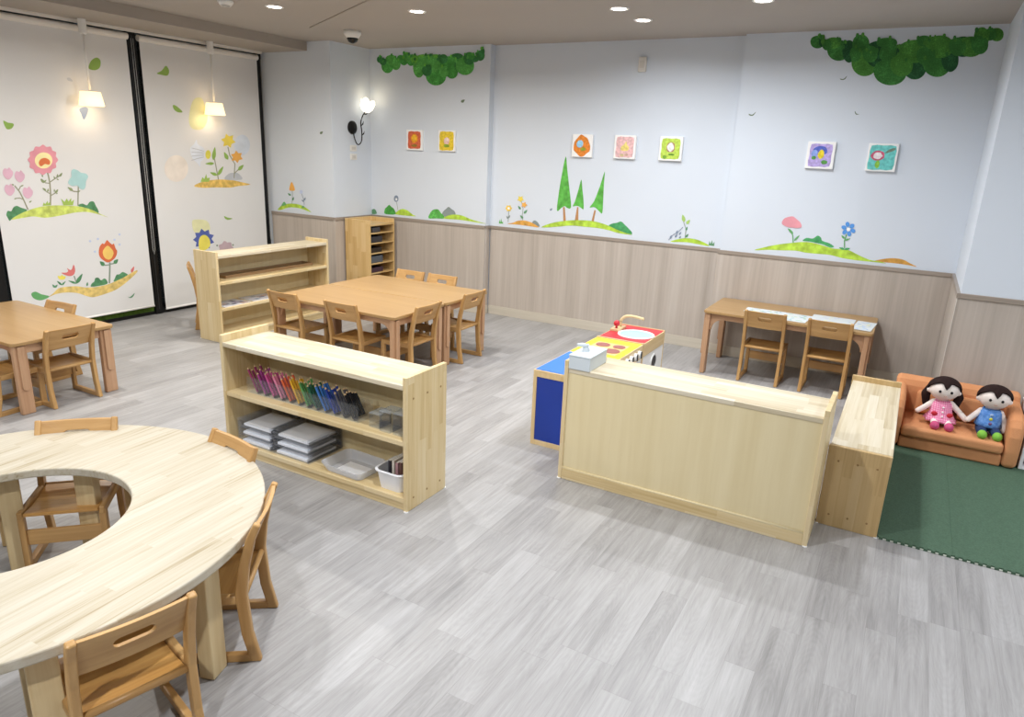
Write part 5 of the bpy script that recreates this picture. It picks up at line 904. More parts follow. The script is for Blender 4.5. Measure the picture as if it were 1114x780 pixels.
canvas(-0.295, YC, 1.70, 'small turquoise picture with pink-rimmed white flower, rightmost', 0, [('72C9C4', sq(0.085, 0.085)), ('C9607A', blot(-0.03, 0.012, 0.046, 0.036, 16, 0.06)), ('F0E2E4', blot(-0.03, 0.012, 0.03, 0.024)), ('8CC24E', blot(-0.022, -0.05, 0.016, 0.028)), ('7B8E7C', [(0.015, 0.03), (0.07, 0.05), (0.08, 0.07), (0.04, 0.06)])])
# ---------------------------------------------------------------- chairs
def chair_parts(H, seat_h):
    """child's wooden chair facing +Y: sled sides, plank seat, slotted backrest"""
    k = seat_h/0.28
    t = thing('child_chair', '-', 'chair')
    HO = {a: honey(a) for a in 'XYZ'}
    for s in (-1, 1):
        x0, x1 = sorted((s*0.128, s*0.152))
        path = [(-0.150, 0.0), (-0.128, 0.12*k), (-0.118, seat_h), (-0.132, seat_h+0.10), (-0.158, (seat_h+H)/2+0.07), (-0.182, H)]
        wd = [0.018, 0.018, 0.019, 0.017, 0.014, 0.011]; L, Rr = [], []
        for i, (y, z) in enumerate(path):
            a, b = path[max(i-1, 0)], path[min(i+1, len(path)-1)]; dy, dz = b[0]-a[0], b[1]-a[1]; q = math.hypot(dy, dz)
            if i == 0: dy, dz, q = 0, 1, 1
            L.append((y-dz/q*wd[i], z+dy/q*wd[i])); Rr.append((y+dz/q*wd[i], z-dy/q*wd[i]))
        MB().prism(L+Rr[::-1], YZw, x0, x1).build('back_post', HO['Z'], t, bevel=0.006, seg=3)
        MB().prism([(0.108, 0), (0.142, 0), (0.140, seat_h-0.03), (0.136, seat_h-0.012), (0.112, seat_h-0.012), (0.110, seat_h*0.6)], YZw, x0+0.001*s, x1-0.001*s).build('leg', HO['Z'], t, bevel=0.004)
        MB().box(x0+0.001, x1-0.001, -0.135, 0.110, 0.0, 0.030).build('runner', HO['Y'], t, bevel=0.004)
        MB().box(x0+0.001, x1-0.001, -0.104, 0.142, seat_h-0.034, seat_h).build('seat_rail', HO['Y'], t, bevel=0.007, seg=3)
    st = MB(); n = 10; top, bot = [], []
    for i in range(n+1):
        y = -0.125+0.268*i/n; dz = -0.012*math.sin(PI*min(1, i/n*1.05))
        top.append((y, seat_h-0.004+dz)); bot.append((y, seat_h-0.018+dz))
    st.prism(top+bot[::-1], YZw, -0.128, 0.128).build('seat', wood('honey_seat', 'DDB06C', 'B07A3A', 'X', 0.32), t, bevel=0.003)
    MB().tube([(-0.136, -0.122, seat_h-0.012), (0.136, -0.122, seat_h-0.012)], 0.011, 12).build('rear_rail', HO['X'], t, smooth=True)
    MB().box(-0.129, 0.129, 0.115, 0.130, seat_h*0.42, seat_h*0.42+0.062).build('stretcher', HO['X'], t, bevel=0.003)
    # backrest: slightly curved plank with a hand slot
    z0, z1 = H-0.135, H-0.004; zc = H-0.060; N_ = 48
    inner = [(0.034*(1 if math.cos(a) >= 0 else -1)+0.016*math.cos(a), zc+0.016*math.sin(a)) for a in [2*PI*(i+0.5)/N_ for i in range(N_)]]
    outer = []
    for i in range(N_):
        a = 2*PI*(i+0.5)/N_; c, s_ = math.cos(a), math.sin(a); X, Zt, Zb = 0.130, z1-zc, zc-z0
        q = min(X/abs(c) if abs(c) > 1e-6 else 9, (Zt if s_ > 0 else Zb)/abs(s_) if abs(s_) > 1e-6 else 9)
        outer.append((q*c, zc+q*s_))
    for X, Z in ((0.130, z1), (-0.130, z1), (0.130, z0), (-0.130, z0)):
        i = min(range(N_), key=lambda j: math.hypot(outer[j][0]-X, outer[j][1]-Z)); outer[i] = (X, Z)
    mid = (seat_h+H)/2+0.07
    def fn(u, v, w_):
        yb = -0.158-(v-mid)/(H-mid)*0.024
        return Vector((u, yb+w_-0.010*(1-(u/0.13)**2)*1.0, v))
    MB().ringplate(outer, inner, fn, -0.006, 0.008).build('backrest', HO['X'], t, bevel=0.003)
    return t
TALL = chair_parts(0.565, 0.285); SHORT = chair_parts(0.50, 0.25)
used = {id(TALL): False, id(SHORT): False}
def chair(proto, x, y, fx, fy, label, group, back=False, color=None):
    """x, y: foot of the backrest line; fx, fy: the way the chair faces"""
    q = math.hypot(fx, fy); fx, fy = fx/q, fy/q
    o = proto if not used[id(proto)] else copy_tree(proto); used[id(proto)] = True
    o.location = (x+fx*0.17, y+fy*0.17, 0); o.rotation_euler.z = math.atan2(fy, fx)-PI/2
    tag(o, label, 'chair', group)
G8 = 'chairs around the big square table'; GR = 'chairs around the round table'; GL = 'chairs at the left table'; GD = 'chairs at the wall desk'
chair(TALL, -4.0, 3.655, 0, 1, 'wooden child chair at big square table, left of two on the camera side', G8)
chair(TALL, -3.425, 3.655, 0, 1, 'wooden child chair at big square table, right of two on the camera side', G8)
chair(TALL, -2.925, 4.01, -1, 0, 'wooden child chair at right end of big square table, nearer the camera', G8)
chair(TALL, -2.915, 4.61, -1, 0, 'wooden child chair at right end of big square table, nearer the back wall', G8)
chair(TALL, -3.885, 5.055, 0, -1, 'wooden child chair at far side of big square table, left one, only its top visible', G8)
chair(TALL, -3.535, 5.055, 0, -1, 'wooden child chair at far side of big square table, right one, only its top visible', G8)
chair(TALL, -0.845, 5.395, 0, 1, 'wooden child chair at the desk by the wall, left one', GD)
chair(TALL, -0.395, 5.395, 0, 1, 'wooden child chair at the desk by the wall, right one', GD)
chair(TALL, -5.50, 3.985, 0.60, 0.80, 'wooden child chair seen edge-on behind the shelf by the blinds', None)
chair(SHORT, -1.513, 0.85, -0.968, 0.25, 'wooden child chair at the round table, nearest the camera with slotted back towards it', GR)
chair(SHORT, -1.70, 1.424, -0.80, -0.60, 'wooden child chair at right side of the round table, seen from its side', GR)
chair(SHORT, -2.207, 1.72, -0.14, -0.99, 'wooden child chair behind round table facing the pencil shelf side, only back top shows', GR)
chair(SHORT, -2.875, 1.49, 0.71, -0.70, 'wooden child chair seen through the hole of the round table', GR)
chair(SHORT, -4.385, 2.312, -1, 0, 'wooden child chair at near end of the left table, whole back visible', GL)
chair(SHORT, -5.08, 2.64, 0.08, -1, 'wooden child chair behind the left table before the blind, only its top visible', GL)
chair(SHORT, -4.655, 1.875, -0.06, 1, 'wooden child chair cut by the left edge of the photo', GL)

# ---------------------------------------------------------------- rectangular tables
def table(name, label, x0, x1, y0, y1, h, group=None, along='X', arch=True):
    w_, d_ = x1-x0, y1-y0
    t = thing(name, label, 'table' if 'desk' not in name else 'desk', ((x0+x1)/2, (y0+y1)/2, 0), 0, group)
    hx, hy = w_/2, d_/2
    TOPM = wood('beech_top', 'B59363', 'A17D50', along, 0.33)
    top = t_ = MB().prism(rounded(-hx, hx, -hy, hy, 0.03), XYw, h-0.022, h).build('tabletop', TOPM, t, bevel=0.004)
    LEG = {a: beech_leg(a) for a in 'XYZ'}
    for sx in (-1, 1):
        for sy in (-1, 1):
            cx, cy = sx*(hx-0.036), sy*(hy-0.052)
            lg = MB().box(cx-0.018, cx+0.018, cy-0.038, cy+0.038, 0, h-0.022).build('leg', LEG['Z'], t, bevel=0.006)
            xo = cx+sx*0.018
            strip = [(cy+0.019*math.cos(PI+PI*i/8), 0.17+0.019*math.sin(PI+PI*i/8)) for i in range(9)]+[(cy+0.019, h-0.03), (cy-0.019, h-0.03)]
            MB().prism(strip, YZw, *sorted((xo, xo+sx*0.012))).build('leg_strip', LEG['Z'], lg, bevel=0.002)
    for sy in (-1, 1):
        y_ = sy*(hy-0.045); xa = hx-0.054; zt = h-0.022; zb = zt-0.045; r = 0.085
        pts = [(-xa, zt), (xa, zt), (xa, zb-r)]
        pts += [(xa-0.012-r+r*math.cos(a), zb-r+r*math.sin(a)) for a in [PI/2*i/8 for i in range(9)]]
        pts += [(-xa+0.012+r-r*math.sin(a), zb-r+r*math.cos(a)) for a in [PI/2*i/8 for i in range(9)]]+[(-xa, zb-r)]
        MB().prism(pts, XZw, y_-0.010, y_+0.010).build('apron', LEG['X'], t, bevel=0.002)
    for sx in (-1, 1):
        x_ = sx*(hx-0.04)
        MB().box(x_-0.01, x_+0.01, -hy+0.09, hy-0.09, h-0.022-0.055, h-0.022).build('apron', LEG['Y'], t, bevel=0.002)
    return t
table('child_table', 'beech table of the joined pair, the half nearer the camera', -4.17, -2.98, 3.695, 4.308, 0.51, 'the two tables pushed together')
table('child_table', 'beech table of the joined pair, the half nearer the back wall', -4.17, -2.98, 4.312, 4.93, 0.51, 'the two tables pushed together')
table('child_table', 'beech table by the left blind, cut by the left photo edge', -5.59, -4.415, 1.99, 2.61, 0.45)
table('child_desk', 'long beech desk against the wood-panelled wall with paper mats', -1.31, -0.115, 5.41, 6.05, 0.51)
# ring table
t = thing('round_table', 'large round pine table with open centre in the foreground', 'table', (-2.368, 0.972, 0), math.radians(93.7))
c_ = lambda r, n=96: [(r*math.cos(2*PI*i/n), r*math.sin(2*PI*i/n)) for i in range(n)]
MB().ringplate(c_(0.786), c_(0.356), XYw, 0.418, 0.45).build('tabletop', staves('pine_ring', 'C2BAA9', 'B6AB95', '8E7B55', 'X', 'Y', 0.05, 0.55, 0.42, (0.32, 0.48, 0.68), 0.10), t, bevel=0.005)
for r, a in ((0.485, 155), (0.485, 124), (0.71, 157), (0.71, 118), (0.70, 18), (0.70, -21), (0.485, 22), (0.485, -22), (0.485, -90), (0.485, -122), (0.70, -88), (0.70, -124)):
    A = math.radians(a-93.7); M = Matrix.Translation((r*math.cos(A), r*math.sin(A), 0)) @ Matrix.Rotation(A, 4, 'Z')
    MB().box(-0.026, 0.026, -0.036, 0.036, 0, 0.418, M=M).build('leg', wood('pine_leg', 'E2CDA0', 'C6A673', 'Z'), t, bevel=0.004)

# ---------------------------------------------------------------- low shelves
def low_shelf(name, label, L, D, H, levels, top, loc, rz, raise_=(True, True), backrail=True, tone=None, caps=(), th=0.022):
    """open shelf unit, front at local -Y side (y=0), back at y=D; levels are upper surfaces"""
    t = thing(name, label, 'shelf', loc, rz)
    P = lambda a, b: staves('pine_panel', *(tone or PINE), a, b)
    hx = L/2
    for s, up in ((-1, raise_[0]), (1, raise_[1])):
        x0, x1 = sorted((s*hx, s*(hx-th))); sp = MB().box(x0, x1, 0, D, 0, H if up else top-0.0005).build('side_panel', P('Z', 'Y'), t, bevel=0.003)
        for y_, z_ in ((0.05, 0.06), (D/2, 0.06), (D-0.05, 0.06), (0.05, top-0.07), (D/2, top-0.07), (D-0.05, top-0.07)):
            if s in caps:
                xo = s*hx; MB().lathe([(0.005, 0), (0.005, 0.0012)], (xo if s > 0 else xo-0.0012, y_, z_), 12, axis='X').build('screw_cap', paint('9A7A4C', 0.5, 0.1), sp)
        for y_ in (0.012, D-0.012):
            MB().lathe([(0.011, 0.0), (0.011, 0.004)], (s*(hx-0.008), y_ - (0.008 if y_ < D/2 else -0.008), 0), 12).build('floor_glide', paint('F2F2F0', 0.4, 0.01), sp)
    xi = hx-th
    MB().box(-xi, xi, -0.0, D-0.006, top-0.024, top).build('top_board', staves('pine_top', *PINE_TOP, 'X', 'Y'), t, bevel=0.003)
    for z_ in levels: MB().box(-xi, xi, 0.004, D-0.017, z_-0.024, z_).build('shelf_board', P('X', 'Y'), t, bevel=0.002)
    MB().box(-xi, xi, D-0.016, D-0.010, 0.03, top-0.024).build('back_panel', maple('Z'), t)
    MB().box(-xi, xi, 0.010, 0.026, 0, levels[0]-0.024).build('kick_board', P('X', 'Z'), t, bevel=0.002)
    if backrail:
        MB().box(-xi, xi, D-0.010, D-0.001, 0, 0.058).build('back_rail', P('X', 'Z'), t, bevel=0.002)
        MB().tube([(-xi, D-0.007, 0.062), (xi, D-0.007, 0.062)], 0.006, 10).build('back_moulding', maple('X'), t, smooth=True)
    return t
S1 = (-2.435, 2.342)
low_shelf('low_shelf', 'low pine shelf holding coloured pencils and clear paper trays', 1.226, 0.312, 0.66, [0.064, 0.351], 0.622, (S1[0], S1[1], 0), 0, caps=(1,))
low_shelf('low_shelf', 'tall open pine shelf with three tiers standing by the pier and blinds', 1.27, 0.275, 0.757, [0.075, 0.29, 0.508], 0.727, (-4.842, 4.387, 0), PI/2)
low_shelf('low_shelf', 'pine shelf turned with its plain back to the camera, white box on top', 1.235, 0.312, 0.645, [0.064, 0.34], 0.605, (-0.785, 3.392, 0), PI)
low_shelf('low_shelf', 'small low pine shelf seen end-on between panel shelf and orange sofa', 1.20, 0.262, 0.432, [0.064, 0.24], 0.402, (0.098, 3.945, 0), PI/2, raise_=(False, True), caps=(-1,), tone=PINE_SHADED)
# tall narrow tray shelf
t = thing('tray_shelf', 'tall narrow honey-wood tray shelf in the wall corner', 'shelf', (-4.835, 5.815, 0), PI/2)
hw = 0.20; D = 0.335; Pz = staves('oak_panel', 'E0C493', 'D2B077', 'BC9558', 'Z', 'Y', 0.06, 0.3); Px = staves('oak_panel', 'E0C493', 'D2B077', 'BC9558', 'X', 'Y', 0.06, 0.3)
for s in (-1, 1):
    x0, x1 = sorted((s*hw, s*(hw-0.018))); MB().box(x0, x1, 0, D, 0, 0.895).build('side_panel', Pz, t, bevel=0.003)
MB().box(-hw+0.018, hw-0.018, 0, D-0.018, 0.835, 0.853).build('top_board', Px, t, bevel=0.002)
MB().box(-hw+0.018, hw-0.018, D-0.016, D, 0, 0.895).build('back_panel', Pz, t)
LV = [0.06, 0.152, 0.25, 0.348, 0.449, 0.556, 0.66, 0.765]
for z_ in LV: MB().box(-hw+0.018, hw-0.018, 0, D-0.018, z_-0.012, z_).build('shelf_board', Px, t, bevel=0.002)
def bin_(z, w_, d_, h_, col, label):
    b = thing('paper_bin', label, 'box', (-4.835-0.02, 5.815-0.075, z), PI/2, 'dark boxes in the tray shelf')
    mt = paint(col, 0.6, 0.08)
    MB().box(-w_/2, w_/2, 0, 0.006, 0, h_).build('front_wall', mt, b, bevel=0.002)
    m = MB().box(-w_/2, w_/2, d_-0.005, d_, 0, h_); m.box(-w_/2, -w_/2+0.005, 0.006, d_-0.005, 0, h_); m.box(w_/2-0.005, w_/2, 0.006, d_-0.005, 0, h_); m.box(-w_/2, w_/2, 0.006, d_-0.005, 0, 0.004)
    m.build('body', mt, b)
for z_, w_, h_, c, lb in ((0.765, 0.12, 0.05, '4C4A4E', 'small dark grey box in top slot of the tray shelf'), (0.66, 0.19, 0.062, '3C3B40', 'dark grey box in second slot of the tray shelf'), (0.556, 0.17, 0.05, '332A22', 'dark brown box in third slot of the tray shelf'), (0.449, 0.20, 0.072, '5A6068', 'blue-grey box in fourth slot of the tray shelf'), (0.348, 0.2, 0.05, '4A3340', 'dark plum box in lower slot of the tray shelf')):
    bin_(z_+0.001, w_, 0.26, h_, c, lb)
# magazines and flat items on the tall open shelf
for i, (y, c1, lb) in enumerate(((3.95, '8E86A6', 'thin violet magazine lying on the shelf by the blinds'), (4.27, '9CA8B8', 'thin blue-grey magazine with pictures lying beside the violet one'))):
    t = thing('magazine', lb, 'magazine', (-4.97, y, 0.2905), 0.06*(1-2*i), 'magazines on the shelf by the blinds')
    MB().box(-0.105, 0.105, -0.14, 0.14, 0, 0.004).build('pages', paint('E8E6E2', 0.6, 0.02), t)
    m = MB(); m.box(-0.106, 0.106, -0.141, 0.141, 0.004, 0.005, 0); mats = [paint('D5D6DE', 0.35, 0.05)]
    for k in range(7):
        cx, cy = random.uniform(-0.08, 0.05), random.uniform(-0.12, 0.08); mats.append(paint(random.choice([c1, 'B4BCCB', '6F7890', 'C2A59A', c1]), 0.35, 0.2, 40.0))
        m.box(cx, cx+random.uniform(0.03, 0.06), cy, cy+random.uniform(0.03, 0.07), 0.005, 0.0053+0.0001*k, len(mats)-1)
    m.build('cover', mats, t)
t = thing('wooden_tray', 'long thin brown wooden tray lying on middle tier by the blinds', 'tray', (-5.02, 4.42, 0.5085))
BR = wood('brown_tray', 'A98A64', '866848', 'Y')
MB().box(-0.07, 0.07, -0.5, 0.5, 0, 0.006).build('base', BR, t)
m = MB(); m.box(-0.07, -0.062, -0.5, 0.5, 0.006, 0.026); m.box(0.062, 0.07, -0.5, 0.5, 0.006, 0.026); m.box(-0.062, 0.062, -0.5, -0.49, 0.006, 0.026); m.box(-0.062, 0.062, 0.49, 0.5, 0.006, 0.026)
m.build('rim', BR, t)

# ---------------------------------------------------------------- things on the pencil shelf
ACR = clear('clear_acrylic', 'FBFCFD', 0.015); ACR2 = clear('smoky_acrylic', 'FAFBFD', 0.015); FROST = clear('frosted_plastic', 'F4F6FA', 0.45)
rk = thing('pencil_rack', 'clear acrylic slotted rack with slanting coloured pencils', 'rack', (-2.52, 2.40, 0.3515))
MB().box(-0.41, 0.36, 0, 0.11, 0, 0.004).build('base', ACR, rk)
MB().box(-0.41, 0.36, 0, 0.004, 0.004, 0.085).build('front_wall', ACR, rk)
MB().box(-0.41, 0.36, 0.106, 0.11, 0.004, 0.085).build('rear_wall', ACR, rk)
GRP = [('8E2E5A', 'wine red'), ('A03A86', 'purple'), ('C9528E', 'magenta'), ('E58AA6', 'pink'), ('E2683C', 'red-orange'), ('EDB62E', 'yellow'), ('5F9E55', 'green'), ('1E5A42', 'dark green'), ('3E78C4', 'blue'), ('27409A', 'navy'), ('56545C', 'grey'), ('1B1C22', 'black')]
for g, (c, nm) in enumerate(GRP):
    x = -2.885+g*0.0605
    MB().prism([(x+0.030+2.52, 0.004), (x+0.033+2.52, 0.004), (x+0.001+2.52, 0.082), (x-0.002+2.52, 0.082)], XZw, 0.004, 0.106).build('divider', ACR, rk)
    for j in range(5):
        yy = 2.415+j*0.019; sh = -0.008+random.uniform(-0.002, 0.004); ln = random.uniform(0.125, 0.145)
        p0 = Vector((x+0.022+sh*0.3, yy, 0.362)); dr = Vector((-0.46, random.uniform(-0.04, 0.04), 0.89)).normalized()
        pc = thing('coloured_pencil', '%s pencil standing in the clear rack on the shelf' % nm, 'pencil', tuple(p0), 0, '%s pencils in the rack' % nm)
        Rq = dr.to_track_quat('Z', 'Y').to_matrix().to_4x4()
        b = MB(); b.lathe([(0.0068, 0), (0.0068, ln-0.014)], n=6); b.build('barrel', paint(c, 0.35, 0.12, 30.0), pc)
        b2 = MB(); b2.lathe([(0.0064, ln-0.014), (0.0016, ln-0.004)], n=8); b2.build('sharpened_tip', paint('E0C092', 0.6), pc)
        b3 = MB(); b3.lathe([(0.0016, ln-0.004), (0.0003, ln)], n=8); b3.build('lead', paint(c, 0.4, 0.1), pc)
        pc.rotation_euler = dr.to_track_quat('Z', 'Y').to_euler()
def openbox(t, x0, x1, y0, y1, z0, z1, th, mt, nm='body', bevel=0.0, flare=0.0):
    m = MB(); f = flare
    def sheet(lo, hi): m.box(lo[0], hi[0], lo[1], hi[1], lo[2], hi[2])
    if f:
        o0, o1, i0, i1 = rounded(x0, x1, y0, y1, 0.03), rounded(x0-f, x1+f, y0-f, y1+f, 0.035), rounded(x0+th, x1-th, y0+th, y1-th, 0.028), rounded(x0-f+th, x1+f-th, y0-f+th, y1+f-th, 0.033)
        n = len(o0); V = [[m.bm.verts.new((u, v, z)) for u, v in lp] for lp, z in ((o0, z0), (o1, z1), (i1, z1), (i0, z0+th))]
        for A, B in zip(V, V[1:]):
            for k in range(n): m.face([A[k], A[(k+1) % n], B[(k+1) % n], B[k]])
        m.face(V[0][::-1]); m.face(V[3])
    else:
        sheet((x0, y0, z0), (x1, y1, z0+th)); sheet((x0, y0, z0+th), (x1, y0+th, z1)); sheet((x0, y1-th, z0+th), (x1, y1, z1)); sheet((x0, y0+th, z0+th), (x0+th, y1-th, z1)); sheet((x1-th, y0+th, z0+th), (x1, y1-th, z1))
    return m.build(nm, mt, t, bevel=bevel)
for x, y, h_, lb in ((-2.06, 2.40, 0.07, 'empty clear acrylic cup nearest the pencil rack'), (-1.985, 2.385, 0.10, 'empty clear acrylic cup in the middle of three'), (-1.905, 2.385, 0.105, 'empty clear acrylic cup nearest the shelf end')):
    t = thing('acrylic_cup', lb, 'cup', (x, y, 0.3515), 0, 'clear cups on the pencil shelf')
    openbox(t, -0.032, 0.032, 0, 0.09, 0, h_, 0.003, ACR); MB().prism(rounded(-0.033, 0.033, -0.001, 0.091, 0.002, 2), XYw, h_-0.001, h_+0.001).build('rim_edge', clear('acrylic_edge', 'F2F6F8', 0.25), t)
for x0, x1, lb in ((-2.985, -2.735, 'clear three-tier tray of white paper, left one'), (-2.725, -2.465, 'clear three-tier tray of white paper, right one')):
    t = thing('paper_tray', lb, 'tray', ((x0+x1)/2, 2.365, 0.0645), 0, 'clear paper trays on the bottom shelf'); hw = (x1-x0)/2
    m = MB().box(-hw, -hw+0.003, 0, 0.25, 0, 0.135); m.box(hw-0.003, hw, 0, 0.25, 0, 0.135); m.box(-hw+0.003, hw-0.003, 0.247, 0.25, 0, 0.135); m.box(-hw, hw, 0, 0.25, 0.135, 0.138)
    m.build('case', ACR2, t)
    for k in range(3):
        z = 0.002+k*0.044
        d = openbox(t, -hw+0.006, hw-0.006, 0.001, 0.244, z, z+0.038, 0.002, ACR2, 'drawer')
        MB().box(-hw+0.02, hw-0.025, 0.012+0.008*k, 0.225, z+0.0025, z+0.014).build('paper_stack', paint('FFFFFF', 0.7, 0.01), d)
t = thing('plastic_tray', 'flat translucent plastic tray with a white sheet in it', 'tray', (-2.245, 2.455, 0.0645), -0.03)
openbox(t, -0.115, 0.115, -0.085, 0.085, 0, 0.045, 0.002, FROST, 'tray_body', flare=0.022)
MB().box(-0.07, 0.09, -0.06, 0.05, 0.0035, 0.005).build('paper_sheet', paint('FAFBFD', 0.6, 0.01), t)
bk = thing('storage_basket', 'white plastic basket with handle rim holding small books', 'basket', (-1.955, 2.46, 0.0645))
WP = paint('F0F1F4', 0.4, 0.01)
openbox(bk, -0.068, 0.068, -0.08, 0.08, 0, 0.095, 0.003, WP, 'basket_body', flare=0.014)
MB().ringplate(rounded(-0.090, 0.090, -0.102, 0.102, 0.04), rounded(-0.078, 0.078, -0.09, 0.09, 0.034), XYw, 0.090, 0.097).build('rim', WP, bk, bevel=0.002)
for i, (c, lb) in enumerate((('2E2A32', 'slim black book standing in the white basket'), ('D8D0C4', 'slim cream book standing in the white basket'), ('B58A8E', 'slim dusty pink book standing in the white basket'), ('6A4A42', 'slim brown book standing in the white basket'))):
    t = thing('small_book', lb, 'book', (-1.972+i*0.022, 2.462, 0.0685), 0, 'books in the white basket')
    MB().box(-0.0075, 0.0075, -0.06, 0.06, 0, 0.135+0.006*(i % 2)).build('cover', paint(c, 0.5, 0.1), t, bevel=0.001)
    MB().box(-0.006, 0.006, -0.0575, 0.0605, 0.003, 0.1355+0.006*(i % 2)).build('pages', paint('F2EFE8', 0.8, 0.01), t)
# ---------------------------------------------------------------- toy kitchen (front faces +X)
BIRCH = {a: wood('birch', 'E6CFA6', 'CFB27E', a) for a in 'XYZ'}
KX0, KX1, KH = -1.735, -1.405, 0.455
def unit(name, label, y0, y1, topm, border=True):
    t = thing(name, label, 'toy kitchen', ((KX0+KX1)/2, (y0+y1)/2, 0), 0, 'toy kitchen units'); hx, hy = (KX1-KX0)/2, (y1-y0)/2
    for s in (-1, 1):
        a, b = sorted((s*hy, s*(hy-0.015))); fr = MB()
        fr.box(-hx, -hx+0.022, a, b, 0, KH-0.012); fr.box(hx-0.022, hx, a, b, 0, KH-0.012); fr.box(-hx+0.022, hx-0.022, a, b, 0, 0.03); fr.box(-hx+0.022, hx-0.022, a, b, KH-0.04, KH-0.012)
        fr.build('side_frame', BIRCH['Z'], t, bevel=0.001)
        c = s*(hy-0.0075); MB().box(-hx+0.022, hx-0.022, c-0.003, c+0.003, 0.03, KH-0.04).build('side_panel', paint('1A3A9C', 0.4, 0.03) if name == 'toy_cabinet' else BIRCH['Z'], t)
    MB().box(-hx, -hx+0.008, -hy+0.015, hy-0.015, 0.01, KH-0.012).build('back_panel', BIRCH['Z'], t)
    tf = MB().box(-hx, hx, -hy, hy, KH-0.012, KH-0.001).build('top_frame', BIRCH['Y'], t, bevel=0.001)
    MB().box(-hx+0.008, hx-0.008, -hy+0.010, hy-0.010, KH-0.001, KH+0.002).build('top_panel', topm, t)
    MB().box(hx-0.014, hx-0.002, -hy+0.015, hy-0.015, 0.02, KH-0.09).build('front_panel', paint('F1F1EF', 0.45, 0.01) if name != 'toy_cabinet' else paint('1A3A9C', 0.4, 0.03), t)
    MB().box(hx-0.014, hx+0.001, -hy+0.015, hy-0.015, KH-0.09, KH-0.012).build('front_rail', BIRCH['Y'], t, bevel=0.001)
    return t, hx, hy
BLUE = paint('3E7AD8', 0.4, 0.03); YEL = paint('F3E033', 0.4, 0.03); RED = paint('C8303A', 0.4, 0.03)
t, hx, hy = unit('toy_cabinet', 'blue wooden toy kitchen cabinet with a dark handle slot', 3.395, 3.865, BLUE)
MB().prism(rounded(0.04, 0.125, KH-0.068, KH-0.05, 0.008), XZw, -hy+0.0035, -hy+0.0048).build('handle_slot', paint('0B0E1C', 0.6, 0.02), t)
t, hx, hy = unit('toy_stove', 'yellow-topped toy stove with brown burner discs', 3.867, 4.305, YEL)
MB().box(-0.105, 0.115, -0.16, 0.11, KH+0.002, KH+0.0045).build('burner_plate', paint('E2B77E', 0.5, 0.06), t, bevel=0.001)
for x, y, r in ((-0.045, 0.04, 0.046), (0.065, 0.045, 0.040), (0.06, -0.075, 0.052), (-0.045, -0.085, 0.046)):
    MB().lathe([(r, KH+0.0045), (r, KH+0.0075), (r*0.9, KH+0.0085), (r*0.75, KH+0.0075), (r*0.4, KH+0.0085), (0, KH+0.0085)], (x, y, 0), 28).build('burner', paint('99605A', 0.5, 0.06), t)
for k in range(5):
    y = -0.165+k*0.076
    kb = MB().lathe([(0.026, hx+0.001), (0.026, hx+0.012), (0.020, hx+0.018), (0, hx+0.018)], (0, y, KH-0.048), 20, axis='X').build('knob', paint('F4F4F2', 0.35, 0.01), t)
    MB().box(hx+0.018, hx+0.024, y-0.005, y+0.005, KH-0.070, KH-0.026).build('pointer', paint('3A3A3E', 0.4, 0.02), kb)
t, hx, hy = unit('toy_sink', 'red-topped toy sink with round white basin and wooden tap', 4.307, 4.765, RED)
MB().box(-hx, hx, hy-0.012, hy, KH-0.001, KH+0.006).build('edge_strip', BIRCH['X'], t); MB().box(-hx, hx, -hy, -hy+0.012, KH-0.001, KH+0.006).build('edge_strip', BIRCH['X'], t)
cx, cy = 0.035, -0.01
bs = MB().lathe([(0.128, KH+0.002), (0.126, KH+0.007), (0.112, KH+0.007), (0.108, KH+0.003)], (cx, cy, 0), 40, closed=True).build('basin_rim', paint('F6F7F8', 0.3, 0.01), t, smooth=True)
MB().lathe([(0.110, KH+0.0035), (0.110, KH+0.0022)], (cx, cy, 0), 40).build('basin', paint('A9CDE8', 0.25, 0.02), t)
MB().box(-0.155, -0.09, -0.02, 0.13, KH+0.002, KH+0.02).build('tap_block', BIRCH['Y'], t, bevel=0.003)
MB().tube(spline([(-0.120, 0.085, KH+0.02), (-0.118, 0.085, KH+0.06), (-0.085, 0.088, KH+0.095), (-0.02, 0.085, KH+0.102), (0.05, 0.08, KH+0.095)]), 0.011, 12).build('tap_spout', BIRCH['X'], t, smooth=True)
kn = MB().tube([(-0.12, 0.01, KH+0.02), (-0.12, 0.01, KH+0.04)], 0.008).build('tap_stem', RED, t); MB().ball((-0.12, 0.01, KH+0.055), 0.022).build('tap_knob', RED, t, smooth=True)
MB().lathe([(0.062, hx-0.002), (0.062, hx+0.004), (0.052, hx+0.004), (0.052, hx-0.002)], (0, 0.02, 0.275), 32, axis='X', closed=True).build('door_ring', paint('E6E6E4', 0.4, 0.01), t)
MB().lathe([(0.052, hx-0.0018), (0.052, hx+0.0005)], (0, 0.02, 0.275), 32, axis='X').build('round_window', paint('24262A', 0.3, 0.03), t)
